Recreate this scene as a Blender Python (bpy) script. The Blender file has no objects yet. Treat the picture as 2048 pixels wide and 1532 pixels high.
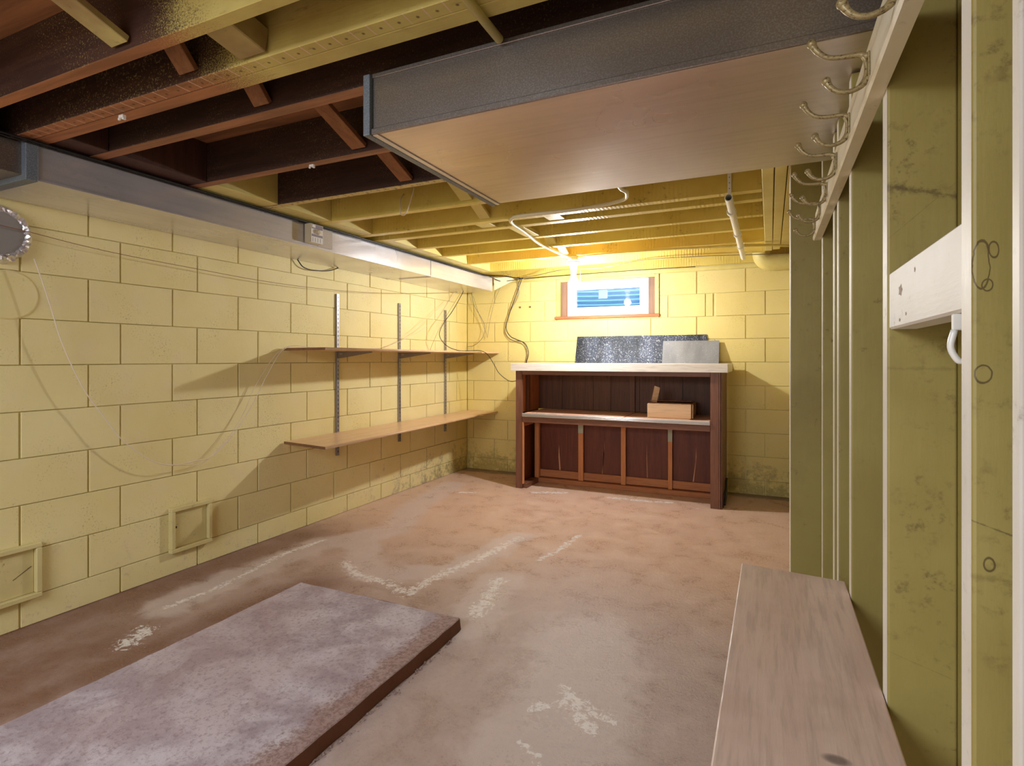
import bpy, bmesh, math, random
from mathutils import Vector, Matrix
random.seed(7)
S = bpy.context.scene
COL = S.collection

# ------------------------------------------------------------------ camera
F, CX, HY, YAW, CH = 1102.116, 1039.561, 717.874, 0.42580, 1.170
cam_d = bpy.data.cameras.new('camera'); cam = bpy.data.objects.new('camera', cam_d); COL.objects.link(cam)
cam_d.sensor_width = 36.0; cam_d.lens = F*36.0/2048.0
cam_d.shift_x = (1024-CX)/2048.0; cam_d.shift_y = (HY-766)/2048.0
cam_d.clip_start = 0.02
cam.location = (0, 0, CH); cam.rotation_euler = (math.pi/2, 0, YAW)
S.camera = cam

# ------------------------------------------------------------------ world, lights, exposure
W = bpy.data.worlds.new('dusk_sky'); S.world = W; W.use_nodes = True
W.node_tree.nodes['Background'].inputs[0].default_value = (0.30, 0.55, 1.0, 1)
W.node_tree.nodes['Background'].inputs[1].default_value = 4.5
BULB = Vector((-1.452, 4.262, 1.818))
BULB_EMIT = 880.0

def area(name, loc, rot, sx, sy, power, color):
    l = bpy.data.lights.new(name, 'AREA'); l.shape = 'RECTANGLE'; l.size = sx; l.size_y = sy
    l.energy = power; l.color = color
    o = bpy.data.objects.new(name, l); COL.objects.link(o); o.location = loc; o.rotation_euler = rot
    return o
# added fill light behind the camera, facing forward to lift the shaded faces
area('rear_fill_light', (-1.2, -2.85, 1.15), (math.pi/2, 0, 0), 2.6, 1.7, 14.0, (0.86, 0.91, 1.0))
# added overhead fill behind the camera, tilted to brighten the near floor and bench
area('overhead_fill_light', (-1.5, -1.2, 1.93), (math.radians(25), 0, 0), 1.5, 0.8, 40.0, (0.86, 0.91, 1.0))

vs = S.view_settings
S.display_settings.display_device = 'sRGB'
vs.view_transform = 'Standard'; vs.look = 'None'; vs.gamma = 1.0; vs.use_curve_mapping = False
vs.exposure = 0.84

# ------------------------------------------------------------------ mesh helpers
class MB:
    def __init__(s): s.v = []; s.f = []; s.mi = []
    def add(s, vs, fs, mi=0):
        n = len(s.v); s.v += [Vector(p) for p in vs]
        for f in fs: s.f.append([i+n for i in f]); s.mi.append(mi)
    def box(s, x0, x1, y0, y1, z0, z1, mi=0, M=None):
        p = [(x, y, z) for x in (x0, x1) for y in (y0, y1) for z in (z0, z1)]
        if M is not None: p = [M @ Vector(q) for q in p]
        s.add(p, [(0,1,3,2),(4,6,7,5),(0,4,5,1),(2,3,7,6),(0,2,6,4),(1,5,7,3)], mi)
        return s
    def bar(s, a, b, w, h, up=(0,0,1), mi=0):
        a = Vector(a); b = Vector(b); d = (b-a); L = d.length; d.normalize()
        u = Vector(up); r = d.cross(u).normalized(); u = r.cross(d).normalized()
        M = Matrix((( r.x, d.x, u.x, a.x), (r.y, d.y, u.y, a.y), (r.z, d.z, u.z, a.z), (0,0,0,1)))
        return s.box(-w/2, w/2, 0, L, -h/2, h/2, mi, M)
    def tube(s, pts, r, n=8, mi=0, cap=True):
        pts = [Vector(p) for p in pts]; m = len(pts)
        rr = r if isinstance(r, (list, tuple)) else [r]*m
        t0 = (pts[1]-pts[0]).normalized()
        u = t0.orthogonal().normalized(); rings = []
        for i in range(m):
            t = ((pts[min(i+1, m-1)]-pts[max(i-1, 0)])).normalized()
            u = (u - t*u.dot(t)).normalized(); v = t.cross(u)
            rings.append([pts[i] + (u*math.cos(2*math.pi*k/n)+v*math.sin(2*math.pi*k/n))*rr[i] for k in range(n)])
        vs = [p for R in rings for p in R]; fs = []
        for i in range(m-1):
            for k in range(n):
                fs.append((i*n+k, i*n+(k+1) % n, (i+1)*n+(k+1) % n, (i+1)*n+k))
        if cap: fs.append(tuple(reversed(range(n)))); fs.append(tuple((m-1)*n+k for k in range(n)))
        s.add(vs, fs, mi); return s
    def lathe(s, prof, c, axis='z', n=24, mi=0):
        vs = []; fs = []
        for (r, h) in prof:
            for k in range(n):
                a = 2*math.pi*k/n; x, y = r*math.cos(a), r*math.sin(a)
                if axis == 'z': p = (c[0]+x, c[1]+y, c[2]+h)
                elif axis == 'x': p = (c[0]+h, c[1]+x, c[2]+y)
                else: p = (c[0]+x, c[1]+h, c[2]-y)
                vs.append(p)
        for i in range(len(prof)-1):
            for k in range(n): fs.append((i*n+k, i*n+(k+1) % n, (i+1)*n+(k+1) % n, (i+1)*n+k))
        fs.append(tuple(reversed(range(n)))); fs.append(tuple((len(prof)-1)*n+k for k in range(n)))
        s.add(vs, fs, mi); return s
    def ball(s, c, r, n=10, mi=0, sz=1.0):
        prof = [(max(1e-4, r*math.sin(math.pi*i/n)), -r*sz*math.cos(math.pi*i/n)) for i in range(n+1)]
        return s.lathe(prof, c, 'z', n*2 if n > 8 else 12, mi)
    def mesh(s, name, bev=0, seg=1, smooth=False):
        me = bpy.data.meshes.new(name)
        me.from_pydata([tuple(p) for p in s.v], [], s.f)
        for i, p in enumerate(me.polygons): p.material_index = s.mi[i]
        bm = bmesh.new(); bm.from_mesh(me)
        if bev:
            es = [e for e in bm.edges if len(e.link_faces) == 2 and e.calc_face_angle(0) > 0.6]
            bmesh.ops.bevel(bm, geom=es, offset=bev, segments=seg, profile=0.5, affect='EDGES', clamp_overlap=True)
        bmesh.ops.recalc_face_normals(bm, faces=bm.faces)
        bm.to_mesh(me); bm.free()
        if smooth:
            me.polygons.foreach_set('use_smooth', [True]*len(me.polygons))
        return me

def link(name, me, mats=None, parent=None, loc=(0, 0, 0)):
    o = bpy.data.objects.new(name, me); COL.objects.link(o)
    o.location = loc
    if mats is not None and len(me.materials) == 0:
        for m in (mats if isinstance(mats, (list, tuple)) else [mats]): me.materials.append(m)
    if parent is not None: o.parent = parent
    return o
def obj(name, mb, mats, parent=None, bev=0, seg=1, smooth=False, label=None):
    """mesh given in world coordinates; stored relative to its thing's base"""
    org = Vector((0, 0, 0)); p = parent
    while p is not None: org = org + p.location; p = p.parent
    if parent is None and mb.v:
        lo = [min(v[i] for v in mb.v) for i in range(3)]; hi = [max(v[i] for v in mb.v) for i in range(3)]
        base = Vector(((lo[0]+hi[0])/2, (lo[1]+hi[1])/2, lo[2]))
    else: base = org.copy()
    for v in mb.v: v -= base
    o = link(name, mb.mesh(name, bev, seg, smooth), mats, parent, base if parent is None else (0, 0, 0))
    if label: o['label'] = label
    return o
def thing(name, loc, label, cat, group=None):
    o = bpy.data.objects.new(name, None); COL.objects.link(o); o.location = loc
    o.empty_display_size = 0.05
    return tag(o, label, cat, group)
def tag(o, label, cat, group=None):
    o['label'] = label; o['category'] = cat
    if group: o['group'] = group
    return o
def struct(name, mb, mats, bev=0):
    me = mb.mesh(name, bev); o = link(name, me, mats); o['kind'] = 'structure'; return o
def smooth_path(pts, k=5):
    pts = [Vector(p) for p in pts]; out = []
    P = [pts[0]*2-pts[1]]+pts+[pts[-1]*2-pts[-2]]
    for i in range(1, len(P)-2):
        a, b, c, d = P[i-1], P[i], P[i+1], P[i+2]
        for j in range(k):
            t = j/k
            out.append(0.5*((2*b)+(c-a)*t+(2*a-5*b+4*c-d)*t*t+(3*b-a-3*c+d)*t**3))
    out.append(pts[-1]); return out

# ------------------------------------------------------------------ materials
def srgb(r, g, b):
    f = lambda c: (c/255/12.92) if c/255 <= 0.04045 else ((c/255+0.055)/1.055)**2.4
    return (f(r), f(g), f(b), 1)
class Mat:
    def __init__(s, name, rough=0.6, metal=0.0, spec=0.5):
        s.m = bpy.data.materials.new(name); s.m.use_nodes = True; s.t = s.m.node_tree; s.N = s.t.nodes
        s.b = s.N['Principled BSDF']; s.b.inputs['Roughness'].default_value = rough
        s.b.inputs['Metallic'].default_value = metal; s.b.inputs['Specular IOR Level'].default_value = spec
        g = s.N.new('ShaderNodeNewGeometry'); s.pos = g.outputs['Position']; s.nrm = g.outputs['Normal']
        s.hgt = None
    def L(s, a, b): s.t.links.new(a, b)
    def val(s, sock, v):
        if isinstance(v, (int, float)): sock.default_value = v
        elif isinstance(v, tuple): sock.default_value = v
        else: s.L(v, sock)
    def vec(s, scale=(1, 1, 1), src=None, off=(0, 0, 0)):
        n = s.N.new('ShaderNodeMapping'); s.L(src or s.pos, n.inputs[0]); n.inputs['Scale'].default_value = scale
        n.inputs['Location'].default_value = off; return n.outputs[0]
    def noise(s, scale, detail=4, rough=0.55, vec=None, dist=0.0):
        n = s.N.new('ShaderNodeTexNoise'); n.inputs['Scale'].default_value = scale; n.inputs['Detail'].default_value = detail
        n.inputs['Roughness'].default_value = rough; n.inputs['Distortion'].default_value = dist
        s.L(vec or s.pos, n.inputs['Vector']); return n.outputs['Fac']
    def vor(s, scale, vec=None, feature='F1'):
        n = s.N.new('ShaderNodeTexVoronoi'); n.inputs['Scale'].default_value = scale; n.feature = feature
        s.L(vec or s.pos, n.inputs['Vector']); return n.outputs['Distance']
    def math(s, op, a, b=0.0, c=None):
        n = s.N.new('ShaderNodeMath'); n.operation = op
        s.val(n.inputs[0], a); s.val(n.inputs[1], b)
        if c is not None: s.val(n.inputs[2], c)
        return n.outputs[0]
    def ramp(s, f, lo, hi, a=0.0, b=1.0):
        n = s.N.new('ShaderNodeMapRange'); n.interpolation_type = 'SMOOTHSTEP'
        s.val(n.inputs[0], f); s.val(n.inputs[1], lo); s.val(n.inputs[2], hi); s.val(n.inputs[3], a); s.val(n.inputs[4], b)
        return n.outputs[0]
    def mix(s, f, a, b, mode='MIX'):
        n = s.N.new('ShaderNodeMix'); n.data_type = 'RGBA'; n.blend_type = mode
        s.val(n.inputs[0], f); s.val(n.inputs[6], a); s.val(n.inputs[7], b); return n.outputs[2]
    def xyz(s, src=None):
        n = s.N.new('ShaderNodeSeparateXYZ'); s.L(src or s.pos, n.inputs[0]); return n.outputs
    def attr(s, name):
        n = s.N.new('ShaderNodeAttribute'); n.attribute_name = name; return n.outputs['Fac']
    def rnd(s):
        return s.N.new('ShaderNodeObjectInfo').outputs['Random']
    def color(s, c): s.val(s.b.inputs['Base Color'], c); return s
    def rough(s, r): s.val(s.b.inputs['Roughness'], r); return s
    def bump(s, h, dist=0.002, strength=1.0):
        n = s.N.new('ShaderNodeBump'); n.inputs['Strength'].default_value = strength; n.inputs['Distance'].default_value = dist
        s.L(h, n.inputs['Height'])
        if s.hgt is not None: s.L(s.hgt, n.inputs['Normal'])
        s.hgt = n.outputs[0]; s.L(s.hgt, s.b.inputs['Normal']); return s

YEL = srgb(233, 219, 160); YEL2 = srgb(226, 209, 144)
def m_block():
    m = Mat('painted_concrete_block', 0.62, spec=0.35)
    n1 = m.noise(2.3, 3); n2 = m.noise(38, 6, 0.7); n3 = m.noise(9, 5, 0.6)
    c = m.mix(m.ramp(n1, 0.3, 0.7), YEL, YEL2)
    c = m.mix(m.math('MULTIPLY', m.rnd(), 0.25), c, srgb(236, 224, 178))
    x = m.xyz()
    # soot specks
    sp = m.math('MULTIPLY', m.ramp(m.noise(120, 5, 0.7), 0.55, 0.64), m.ramp(m.noise(4, 5, 0.7), 0.47, 0.66))
    c = m.mix(m.math('MULTIPLY', sp, 0.55), c, srgb(120, 100, 62))
    # mildew along the foot of the walls and in the far corner
    low = m.ramp(x[2], 0.55, 0.0)
    far = m.ramp(x[1], 3.2, 5.2, 0.3, 1.0)
    mil = m.math('ADD', m.math('MULTIPLY', low, far), m.math('MULTIPLY', m.math('SUBTRACT', n3, 0.5), 2.2))
    mil = m.math('ADD', mil, m.math('MULTIPLY', m.math('SUBTRACT', n2, 0.5), 1.6))
    c = m.mix(m.math('MULTIPLY', m.ramp(mil, 0.50, 1.30), 0.80), c, srgb(88, 78, 56))
    c = m.mix(m.math('MULTIPLY', m.ramp(n3, 0.5, 0.75), 0.35), c, srgb(232, 212, 178))
    sat = m.ramp(x[1], 4.6, 5.12); c = m.mix(m.math('MULTIPLY', sat, 0.55), c, m.mix(0.65, c, srgb(232, 206, 88)))
    m.color(c)
    h = m.math('ADD', m.noise(55, 5, 0.65), m.math('MULTIPLY', m.ramp(m.vor(60), 0.0, 0.25), 0.35))
    m.bump(h, 0.0022, 0.55); return m.m
def m_paint(name, c1, c2, dirt=0.5, axis=2, saw=False, rough=0.5, bump=0.5):
    m = Mat(name, rough, spec=0.4)
    sc = [1, 1, 1]; sc[axis] = 0.12
    g = m.noise(60, 5, 0.6, m.vec(tuple(sc)))
    n1 = m.noise(3, 4, 0.6); n2 = m.noise(45, 6, 0.7); n3 = m.noise(7, 4)
    c = m.mix(m.ramp(n1, 0.3, 0.7), c1, c2)
    c = m.mix(m.math('MULTIPLY', m.math('MULTIPLY', m.ramp(n2, 0.57, 0.74), m.ramp(n3, 0.42, 0.7)), dirt), c, srgb(85, 62, 38))
    c = m.mix(m.math('MULTIPLY', m.ramp(m.math('ADD', n3, m.math('MULTIPLY', m.math('SUBTRACT', n2, 0.5), 0.8)), 0.62, 0.85), dirt*0.3), c, srgb(120, 92, 55))
    m.color(c); m.bump(g, 0.0012, bump)
    if saw:
        w = m.N.new('ShaderNodeTexWave'); w.wave_type = 'BANDS'; w.bands_direction = 'X'
        w.inputs['Scale'].default_value = 14; w.inputs['Distortion'].default_value = 1.2; m.L(m.pos, w.inputs['Vector'])
        m.bump(m.math('MULTIPLY', w.outputs['Fac'], m.ramp(n3, 0.4, 0.6)), 0.003, 0.5)
    return m.m
def m_wood(name, c1, c2, axis=0, scale=1.0, rough=0.6, knots=True, dusty=0.0, under=None, bump=0.5):
    m = Mat(name, rough, spec=0.35)
    sc = [1, 1, 1]; sc[axis] = 0.07
    v = m.vec(tuple(sc))
    g1 = m.noise(24*scale, 5, 0.6, v, 0.6); g2 = m.noise(140*scale, 4, 0.6, v)
    c = m.mix(m.ramp(g1, 0.32, 0.68), c1, c2)
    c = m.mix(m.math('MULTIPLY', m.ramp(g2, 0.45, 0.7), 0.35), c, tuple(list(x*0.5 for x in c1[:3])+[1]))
    if knots:
        k = m.ramp(m.vor(3.1, m.vec(tuple(0.35 if i == axis else 1.0 for i in range(3)))), 0.0, 0.07, 1.0, 0.0)
        c = m.mix(m.math('MULTIPLY', k, 0.7), c, tuple(list(x*0.35 for x in c1[:3])+[1]))
    if dusty:
        d = m.ramp(m.noise(160, 3, 0.7), 0.55, 0.7)
        c = m.mix(m.math('MULTIPLY', m.math('MULTIPLY', d, m.ramp(m.noise(3, 3), 0.35, 0.65)), dusty), c, srgb(185, 165, 110))
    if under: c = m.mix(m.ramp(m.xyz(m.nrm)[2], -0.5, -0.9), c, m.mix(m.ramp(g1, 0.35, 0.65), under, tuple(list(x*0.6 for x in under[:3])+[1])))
    m.color(c); m.bump(g2, 0.001, bump); return m
def m_galv(name, col, rough=0.34, axis=1, metal=1.0, dirt=0.0, aniso=0.0):
    m = Mat(name, rough, metal=metal)
    sc = [1, 1, 1]; sc[axis] = 0.05
    g = m.noise(50, 4, 0.6, m.vec(tuple(sc))); n = m.noise(2.2, 3, 0.5); f = m.noise(260, 2, 0.5)
    c = m.mix(m.ramp(n, 0.3, 0.7), col, tuple(list(x*0.82 for x in col[:3])+[1]))
    c = m.mix(m.math('MULTIPLY', m.ramp(f, 0.4, 0.7), 0.15), c, srgb(235, 235, 240))
    if dirt:
        d = m.math('MULTIPLY', m.math('MULTIPLY', m.ramp(m.noise(14, 6, 0.7, m.vec(tuple(sc))), 0.5, 0.75), m.ramp(m.noise(1.5, 3), 0.4, 0.65)), dirt)
        c = m.mix(d, c, srgb(110, 92, 70))
    m.color(c)
    m.rough(m.ramp(n, 0.25, 0.75, rough*0.85, rough*1.2))
    m.color(m.mix(m.math('MULTIPLY', m.ramp(g, 0.4, 0.7), 0.10), c, srgb(120, 112, 106)))
    m.bump(m.noise(3.0, 2, 0.4), 0.004, 0.2)
    if aniso:
        cx_ = m.N.new('ShaderNodeCombineXYZ'); cx_.inputs[0].default_value = 1.0
        m.L(cx_.outputs[0], m.b.inputs['Tangent']); m.b.inputs['Anisotropic'].default_value = aniso
    return m.m
def m_plain(name, c, rough=0.5, metal=0.0, bump=0.0, var=0.12):
    m = Mat(name, rough, metal)
    n = m.noise(18, 4); m.color(m.mix(m.math('MULTIPLY', n, var*2), c, tuple(list(x*0.6 for x in c[:3])+[1])))
    if bump: m.bump(m.noise(80, 4), 0.001, bump)
    return m.m
def m_emit(name, c, s):
    m = bpy.data.materials.new(name); m.use_nodes = True; t = m.node_tree
    b = t.nodes['Principled BSDF']; b.inputs['Base Color'].default_value = (1, 1, 1, 1)
    b.inputs['Emission Color'].default_value = c; b.inputs['Emission Strength'].default_value = s; return m

def m_floor(name, slab=False):
    m = Mat(name, 0.45, spec=0.5)
    big = m.noise(1.1, 3, 0.55); mid = m.noise(5.5, 6, 0.65, dist=0.4); fine = m.noise(70, 6, 0.75); fib = m.noise(160, 5, 0.8)
    if slab:
        c = m.mix(m.ramp(mid, 0.36, 0.64), srgb(166, 150, 160), srgb(206, 196, 204))
        c = m.mix(m.math('MULTIPLY', m.ramp(big, 0.45, 0.6), 0.35), c, srgb(182, 154, 152))
        c = m.mix(m.math('MULTIPLY', m.ramp(fine, 0.48, 0.66), 0.6), c, srgb(136, 114, 120))
        bord = m.math('ADD', m.math('MULTIPLY', m.math('SUBTRACT', fine, 0.5), 0.12), m.math('MULTIPLY', m.math('SUBTRACT', m.noise(14, 6, 0.7), 0.5), 0.16))
        x = m.xyz(); nz = m.xyz(m.nrm)[2]
        c = m.mix(m.math('MULTIPLY', m.ramp(m.math('ADD', x[0], bord), -1.335, -1.275), 0.8), c, m.mix(m.ramp(fine, 0.4, 0.6), srgb(168, 136, 126), srgb(130, 98, 88)))
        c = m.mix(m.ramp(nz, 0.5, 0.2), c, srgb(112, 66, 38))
        m.rough(m.ramp(mid, 0.3, 0.7, 0.5, 0.72))
    else:
        c = m.mix(m.ramp(mid, 0.22, 0.78), srgb(206, 170, 146), srgb(218, 188, 166))
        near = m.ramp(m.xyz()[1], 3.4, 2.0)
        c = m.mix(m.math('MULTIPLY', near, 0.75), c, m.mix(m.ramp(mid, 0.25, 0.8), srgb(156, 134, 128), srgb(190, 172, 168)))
        c = m.mix(m.math('MULTIPLY', m.attr('dark'), m.ramp(mid, 0.75, 0.35, 0.7, 0.98)), c, srgb(128, 90, 76))
        c = m.mix(m.math('MULTIPLY', m.ramp(fine, 0.52, 0.72), 0.30), c, srgb(110, 72, 60))
        g = m.math('ADD', m.attr('haze'), m.math('MULTIPLY', m.math('SUBTRACT', mid, 0.5), 1.1))
        c = m.mix(m.math('MULTIPLY', m.ramp(g, 0.35, 0.8), 0.6), c, srgb(214, 198, 192))
        w = m.math('ADD', m.attr('wear'), m.math('MULTIPLY', m.math('SUBTRACT', m.noise(34, 9, 0.8, dist=0.6), 0.5), 4.2))
        w = m.ramp(w, 0.80, 0.95)
        c = m.mix(m.math('MULTIPLY', w, 0.9), c, srgb(238, 232, 228))
        mo = m.math('ADD', m.attr('mould'), m.math('MULTIPLY', m.math('SUBTRACT', mid, 0.5), 1.5))
        c = m.mix(m.math('MULTIPLY', m.ramp(mo, 0.45, 0.9), 0.7), c, srgb(96, 84, 66))
        fk = m.math('MULTIPLY', m.ramp(m.noise(170, 3, 0.6, m.vec((1, 0.45, 1))), 0.69, 0.74), m.ramp(m.noise(9, 3), 0.5, 0.62))
        c = m.mix(m.math('MULTIPLY', fk, 0.45), c, srgb(70, 46, 40))
        m.rough(m.ramp(m.math('ADD', mid, m.math('MULTIPLY', m.math('SUBTRACT', fine, 0.5), 0.9)), 0.25, 0.75, 0.22, 0.52))
    m.color(c)
    m.bump(m.noise(210, 5, 0.7), 0.0016, 0.6); m.bump(fine, 0.003, 0.6); m.bump(m.noise(9, 4, 0.6), 0.006, 0.35)
    return m.m

M = {}
M['block'] = m_block()
M['mortar'] = m_paint('painted_mortar', srgb(228, 216, 154), srgb(218, 202, 136), 0.4)
M['ypaint'] = m_paint('yellow_painted_joist', srgb(225, 202, 106), srgb(211, 184, 84), 0.9, 0, True)
M['ypaint_y'] = m_paint('yellow_painted_board', srgb(224, 209, 134), srgb(210, 190, 106), 0.5, 1)
M['stud'] = m_paint('yellow_painted_stud', srgb(164, 150, 88), srgb(150, 135, 76), 0.8, 2, False, 0.45)
M['studw'] = m_paint('white_painted_stud_edge', srgb(238, 235, 228), srgb(228, 220, 206), 0.5, 2, False, 0.45)
M['white'] = m_paint('white_painted_wood', srgb(238, 231, 210), srgb(228, 215, 182), 0.4, 1, False, 0.32)
M['jamb'] = m_paint('bare_pinkish_wood', srgb(212, 207, 200), srgb(198, 190, 180), 0.7, 2, False, 0.5)
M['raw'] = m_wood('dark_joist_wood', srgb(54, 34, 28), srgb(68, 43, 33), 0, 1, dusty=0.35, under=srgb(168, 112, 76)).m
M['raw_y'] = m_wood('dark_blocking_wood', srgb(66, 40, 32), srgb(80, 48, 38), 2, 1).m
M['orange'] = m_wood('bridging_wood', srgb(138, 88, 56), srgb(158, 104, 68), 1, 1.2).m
M['galv'] = m_galv('galvanised_steel', srgb(224, 221, 226), 0.24, 1, 0.6, 0.0)
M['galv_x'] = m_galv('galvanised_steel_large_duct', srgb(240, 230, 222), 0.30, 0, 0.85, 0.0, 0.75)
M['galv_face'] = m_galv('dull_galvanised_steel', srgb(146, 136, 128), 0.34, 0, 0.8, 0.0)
M['cleat'] = m_galv('blue_grey_steel_cleat', srgb(118, 128, 140), 0.5, 2, 0.5)
M['steel'] = m_galv('shelf_standard_steel', srgb(160, 156, 160), 0.35, 2, 0.7)
M['foil'] = m_galv('crumpled_foil', srgb(236, 234, 236), 0.2, 2, 0.8)
M['floor'] = m_floor('worn_red_brown_floor'); M['slab'] = m_floor('concrete_pad', True)
M['black'] = m_plain('black_cable', srgb(26, 22, 22), 0.4)
M['beige_wire'] = m_plain('beige_wire', srgb(232, 214, 192), 0.5)
M['brown_wire'] = m_plain('brown_wire', srgb(140, 92, 62), 0.5)
M['grey_wire'] = m_plain('grey_wire', srgb(120, 112, 100), 0.5)
M['pvc'] = m_plain('white_plastic', srgb(238, 236, 230), 0.3, var=0.05)
M['conduit'] = m_plain('cream_painted_conduit', srgb(232, 222, 188), 0.35, var=0.1)
M['knot'] = m_plain('knot_brown', srgb(150, 118, 92), 0.6)

# near joists: overspray of yellow paint at their right-hand lengths
def m_oversprayed(name, x_edge, soft):
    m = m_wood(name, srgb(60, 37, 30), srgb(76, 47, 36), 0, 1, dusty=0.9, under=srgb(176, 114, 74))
    base = m.b.inputs['Base Color'].links[0].from_socket
    x = m.xyz()
    f = m.math('ADD', x[0], m.math('ADD', m.math('MULTIPLY', m.math('SUBTRACT', m.noise(4, 4), 0.5), 0.35), m.math('MULTIPLY', m.math('SUBTRACT', m.noise(220, 2), 0.5), 0.5)))
    f = m.ramp(f, x_edge-soft, x_edge+soft)
    y = m.mix(m.ramp(m.noise(5, 4), 0.3, 0.7), srgb(208, 190, 112), srgb(190, 168, 96))
    y = m.mix(m.math('MULTIPLY', m.ramp(m.noise(50, 6, 0.7, m.vec((0.2, 1, 1))), 0.56, 0.72), 0.5), y, srgb(120, 90, 55))
    m.color(m.mix(f, base, y)); return m
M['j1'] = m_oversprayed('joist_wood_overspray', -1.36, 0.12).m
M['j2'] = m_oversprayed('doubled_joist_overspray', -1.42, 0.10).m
def m_nailer():
    m = m_oversprayed('nailing_strip_with_plaster_lines', -1.42, 0.10)
    base = m.b.inputs['Base Color'].links[0].from_socket; x = m.xyz()
    u = m.math('FRACT', m.math('MULTIPLY', x[0], 18.0))
    line = m.math('LESS_THAN', m.math('ABSOLUTE', m.math('SUBTRACT', u, 0.5)), 0.035)
    k = m.math('MULTIPLY', line, m.ramp(m.xyz(m.nrm)[2], -0.5, -0.9))
    k = m.math('MULTIPLY', k, m.ramp(m.noise(9, 2), 0.35, 0.5))
    d = m.math('SQRT', m.math('ADD', m.math('POWER', m.math('MULTIPLY', m.math('SUBTRACT', m.math('FRACT', m.math('ADD', m.math('MULTIPLY', x[0], 18.0), 0.5)), 0.5), 0.0555), 2.0), m.math('POWER', m.math('SUBTRACT', x[1], 1.116), 2.0)))
    dk = m.math('MULTIPLY', m.ramp(d, 0.0065, 0.002), m.ramp(m.xyz(m.nrm)[2], -0.5, -0.9))
    c = m.mix(m.math('MULTIPLY', k, 0.8), base, srgb(225, 190, 165))
    m.color(m.mix(m.math('MULTIPLY', dk, 0.75), c, srgb(50, 32, 24))); return m.m
M['j2a'] = m_nailer()
def m_rawbottom():
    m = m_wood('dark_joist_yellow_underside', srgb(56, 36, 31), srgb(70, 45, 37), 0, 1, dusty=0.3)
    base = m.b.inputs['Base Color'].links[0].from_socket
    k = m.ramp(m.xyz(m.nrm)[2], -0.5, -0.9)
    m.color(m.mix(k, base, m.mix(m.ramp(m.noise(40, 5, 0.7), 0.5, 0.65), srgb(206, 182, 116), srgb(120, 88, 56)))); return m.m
M['j5'] = m_rawbottom()

# ================================================================== SETTING
XL, YB, XR = -2.958, 5.154, 0.168
YN = -3.0
CZ = 2.0
# ---- floor: grid with attributes for worn paint, dark and mouldy areas
def seg_d(p, a, b):
    ax, ay = a; bx, by = b; dx, dy = bx-ax, by-ay; L = dx*dx+dy*dy
    t = max(0, min(1, ((p[0]-ax)*dx+(p[1]-ay)*dy)/L)) if L else 0
    return math.hypot(p[0]-ax-t*dx, p[1]-ay-t*dy)
def px2floor(px, py, z=0.0):
    u = (px-CX)/F; v = (HY-py)/F; s_, c_ = math.sin(YAW), math.cos(YAW)
    d = (u*c_-s_, u*s_+c_, v); t = (z-CH)/v
    return (d[0]*t, d[1]*t)
FX0, FX1, FY0, FY1 = -3.05, 0.45, YN-0.05, YB+0.1
NX, NY = 140, 330
wear_lines = [([(-1.50,3.28),(-1.52,3.06),(-1.56,2.81),(-1.61,2.62),(-1.64,2.42),(-1.64,2.26),(-1.83,2.34),(-2.04,2.35),(-2.22,2.47)], 0.055),
    ([(-1.15,3.50),(-1.18,3.12),(-1.22,2.98)], 0.035), ([(-1.31,2.61),(-1.27,2.42),(-1.22,2.21)], 0.07),
    ([(-1.89,4.44),(-1.63,4.56)], 0.06), ([(-1.23,4.55),(-0.9,4.56),(-0.74,4.6)], 0.05), ([(-0.57,4.51),(-0.5,4.49)], 0.02),
    ([(-2.59,1.67),(-2.57,1.97),(-2.66,2.4),(-2.62,2.72)], 0.035), ([(-2.46,1.5),(-2.40,1.39)], 0.075),
    ([(-0.71,1.54),(-0.62,1.50),(-0.59,1.44),(-0.57,1.3)], 0.022), ([(-0.66,1.84),(-0.52,1.68)], 0.05), ([(-2.47,4.18),(-2.35,4.23)], 0.04),
    ([(-0.73,1.70),(-0.60,1.80),(-0.46,1.74)], 0.035)]
haze_lines = [([(-1.5,3.28),(-1.6,2.6),(-2.0,2.4),(-2.4,2.8)], 0.14), ([(-2.6,1.7),(-2.6,2.6),(-2.35,3.1),(-2.55,3.6),(-2.7,4.4)], 0.16), ([(-1.3,2.6),(-1.2,2.1)], 0.16), ([(-0.7,2.2),(-0.6,1.7),(-0.6,1.4)], 0.30)]
dark_lines = [([(-2.95,0.6),(-2.9,2.0),(-2.85,2.7)], 0.34), ([(-2.35,0.8),(-2.2,1.9),(-2.15,2.15)], 0.16), ([(-2.6,0.6),(-2.5,1.3)], 0.38)]
mould_lines = [([(-2.95,5.1),(-2.3,5.1)], 0.12), ([(-0.3,5.12),(0.3,5.12)], 0.12)]
def field(p, lines):
    v = 0.0
    for pts, w in lines:
        for a, b in zip(pts[:-1], pts[1:]):
            if min(a[0], b[0])-3*w-0.1 > p[0] or max(a[0], b[0])+3*w+0.1 < p[0] or min(a[1], b[1])-3*w-0.1 > p[1] or max(a[1], b[1])+3*w+0.1 < p[1]: continue
            d = seg_d(p, a, b); v = max(v, math.exp(-(d/w)**2))
    return v
fv = []; ff = []
for j in range(NY+1):
    y = FY0+(FY1-FY0)*j/NY
    for i in range(NX+1): fv.append((FX0+(FX1-FX0)*i/NX, y, 0.0))
for j in range(NY):
    for i in range(NX):
        a = j*(NX+1)+i; ff.append((a, a+1, a+NX+2, a+NX+1))
me = bpy.data.meshes.new('floor'); me.from_pydata(fv, [], ff)
for nm, ln in (('wear', wear_lines), ('haze', haze_lines), ('dark', dark_lines), ('mould', mould_lines)):
    at = me.attributes.new(nm, 'FLOAT', 'POINT')
    at.data.foreach_set('value', [field(p, ln) if p[1] > 0.4 else 0.0 for p in fv])
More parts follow.
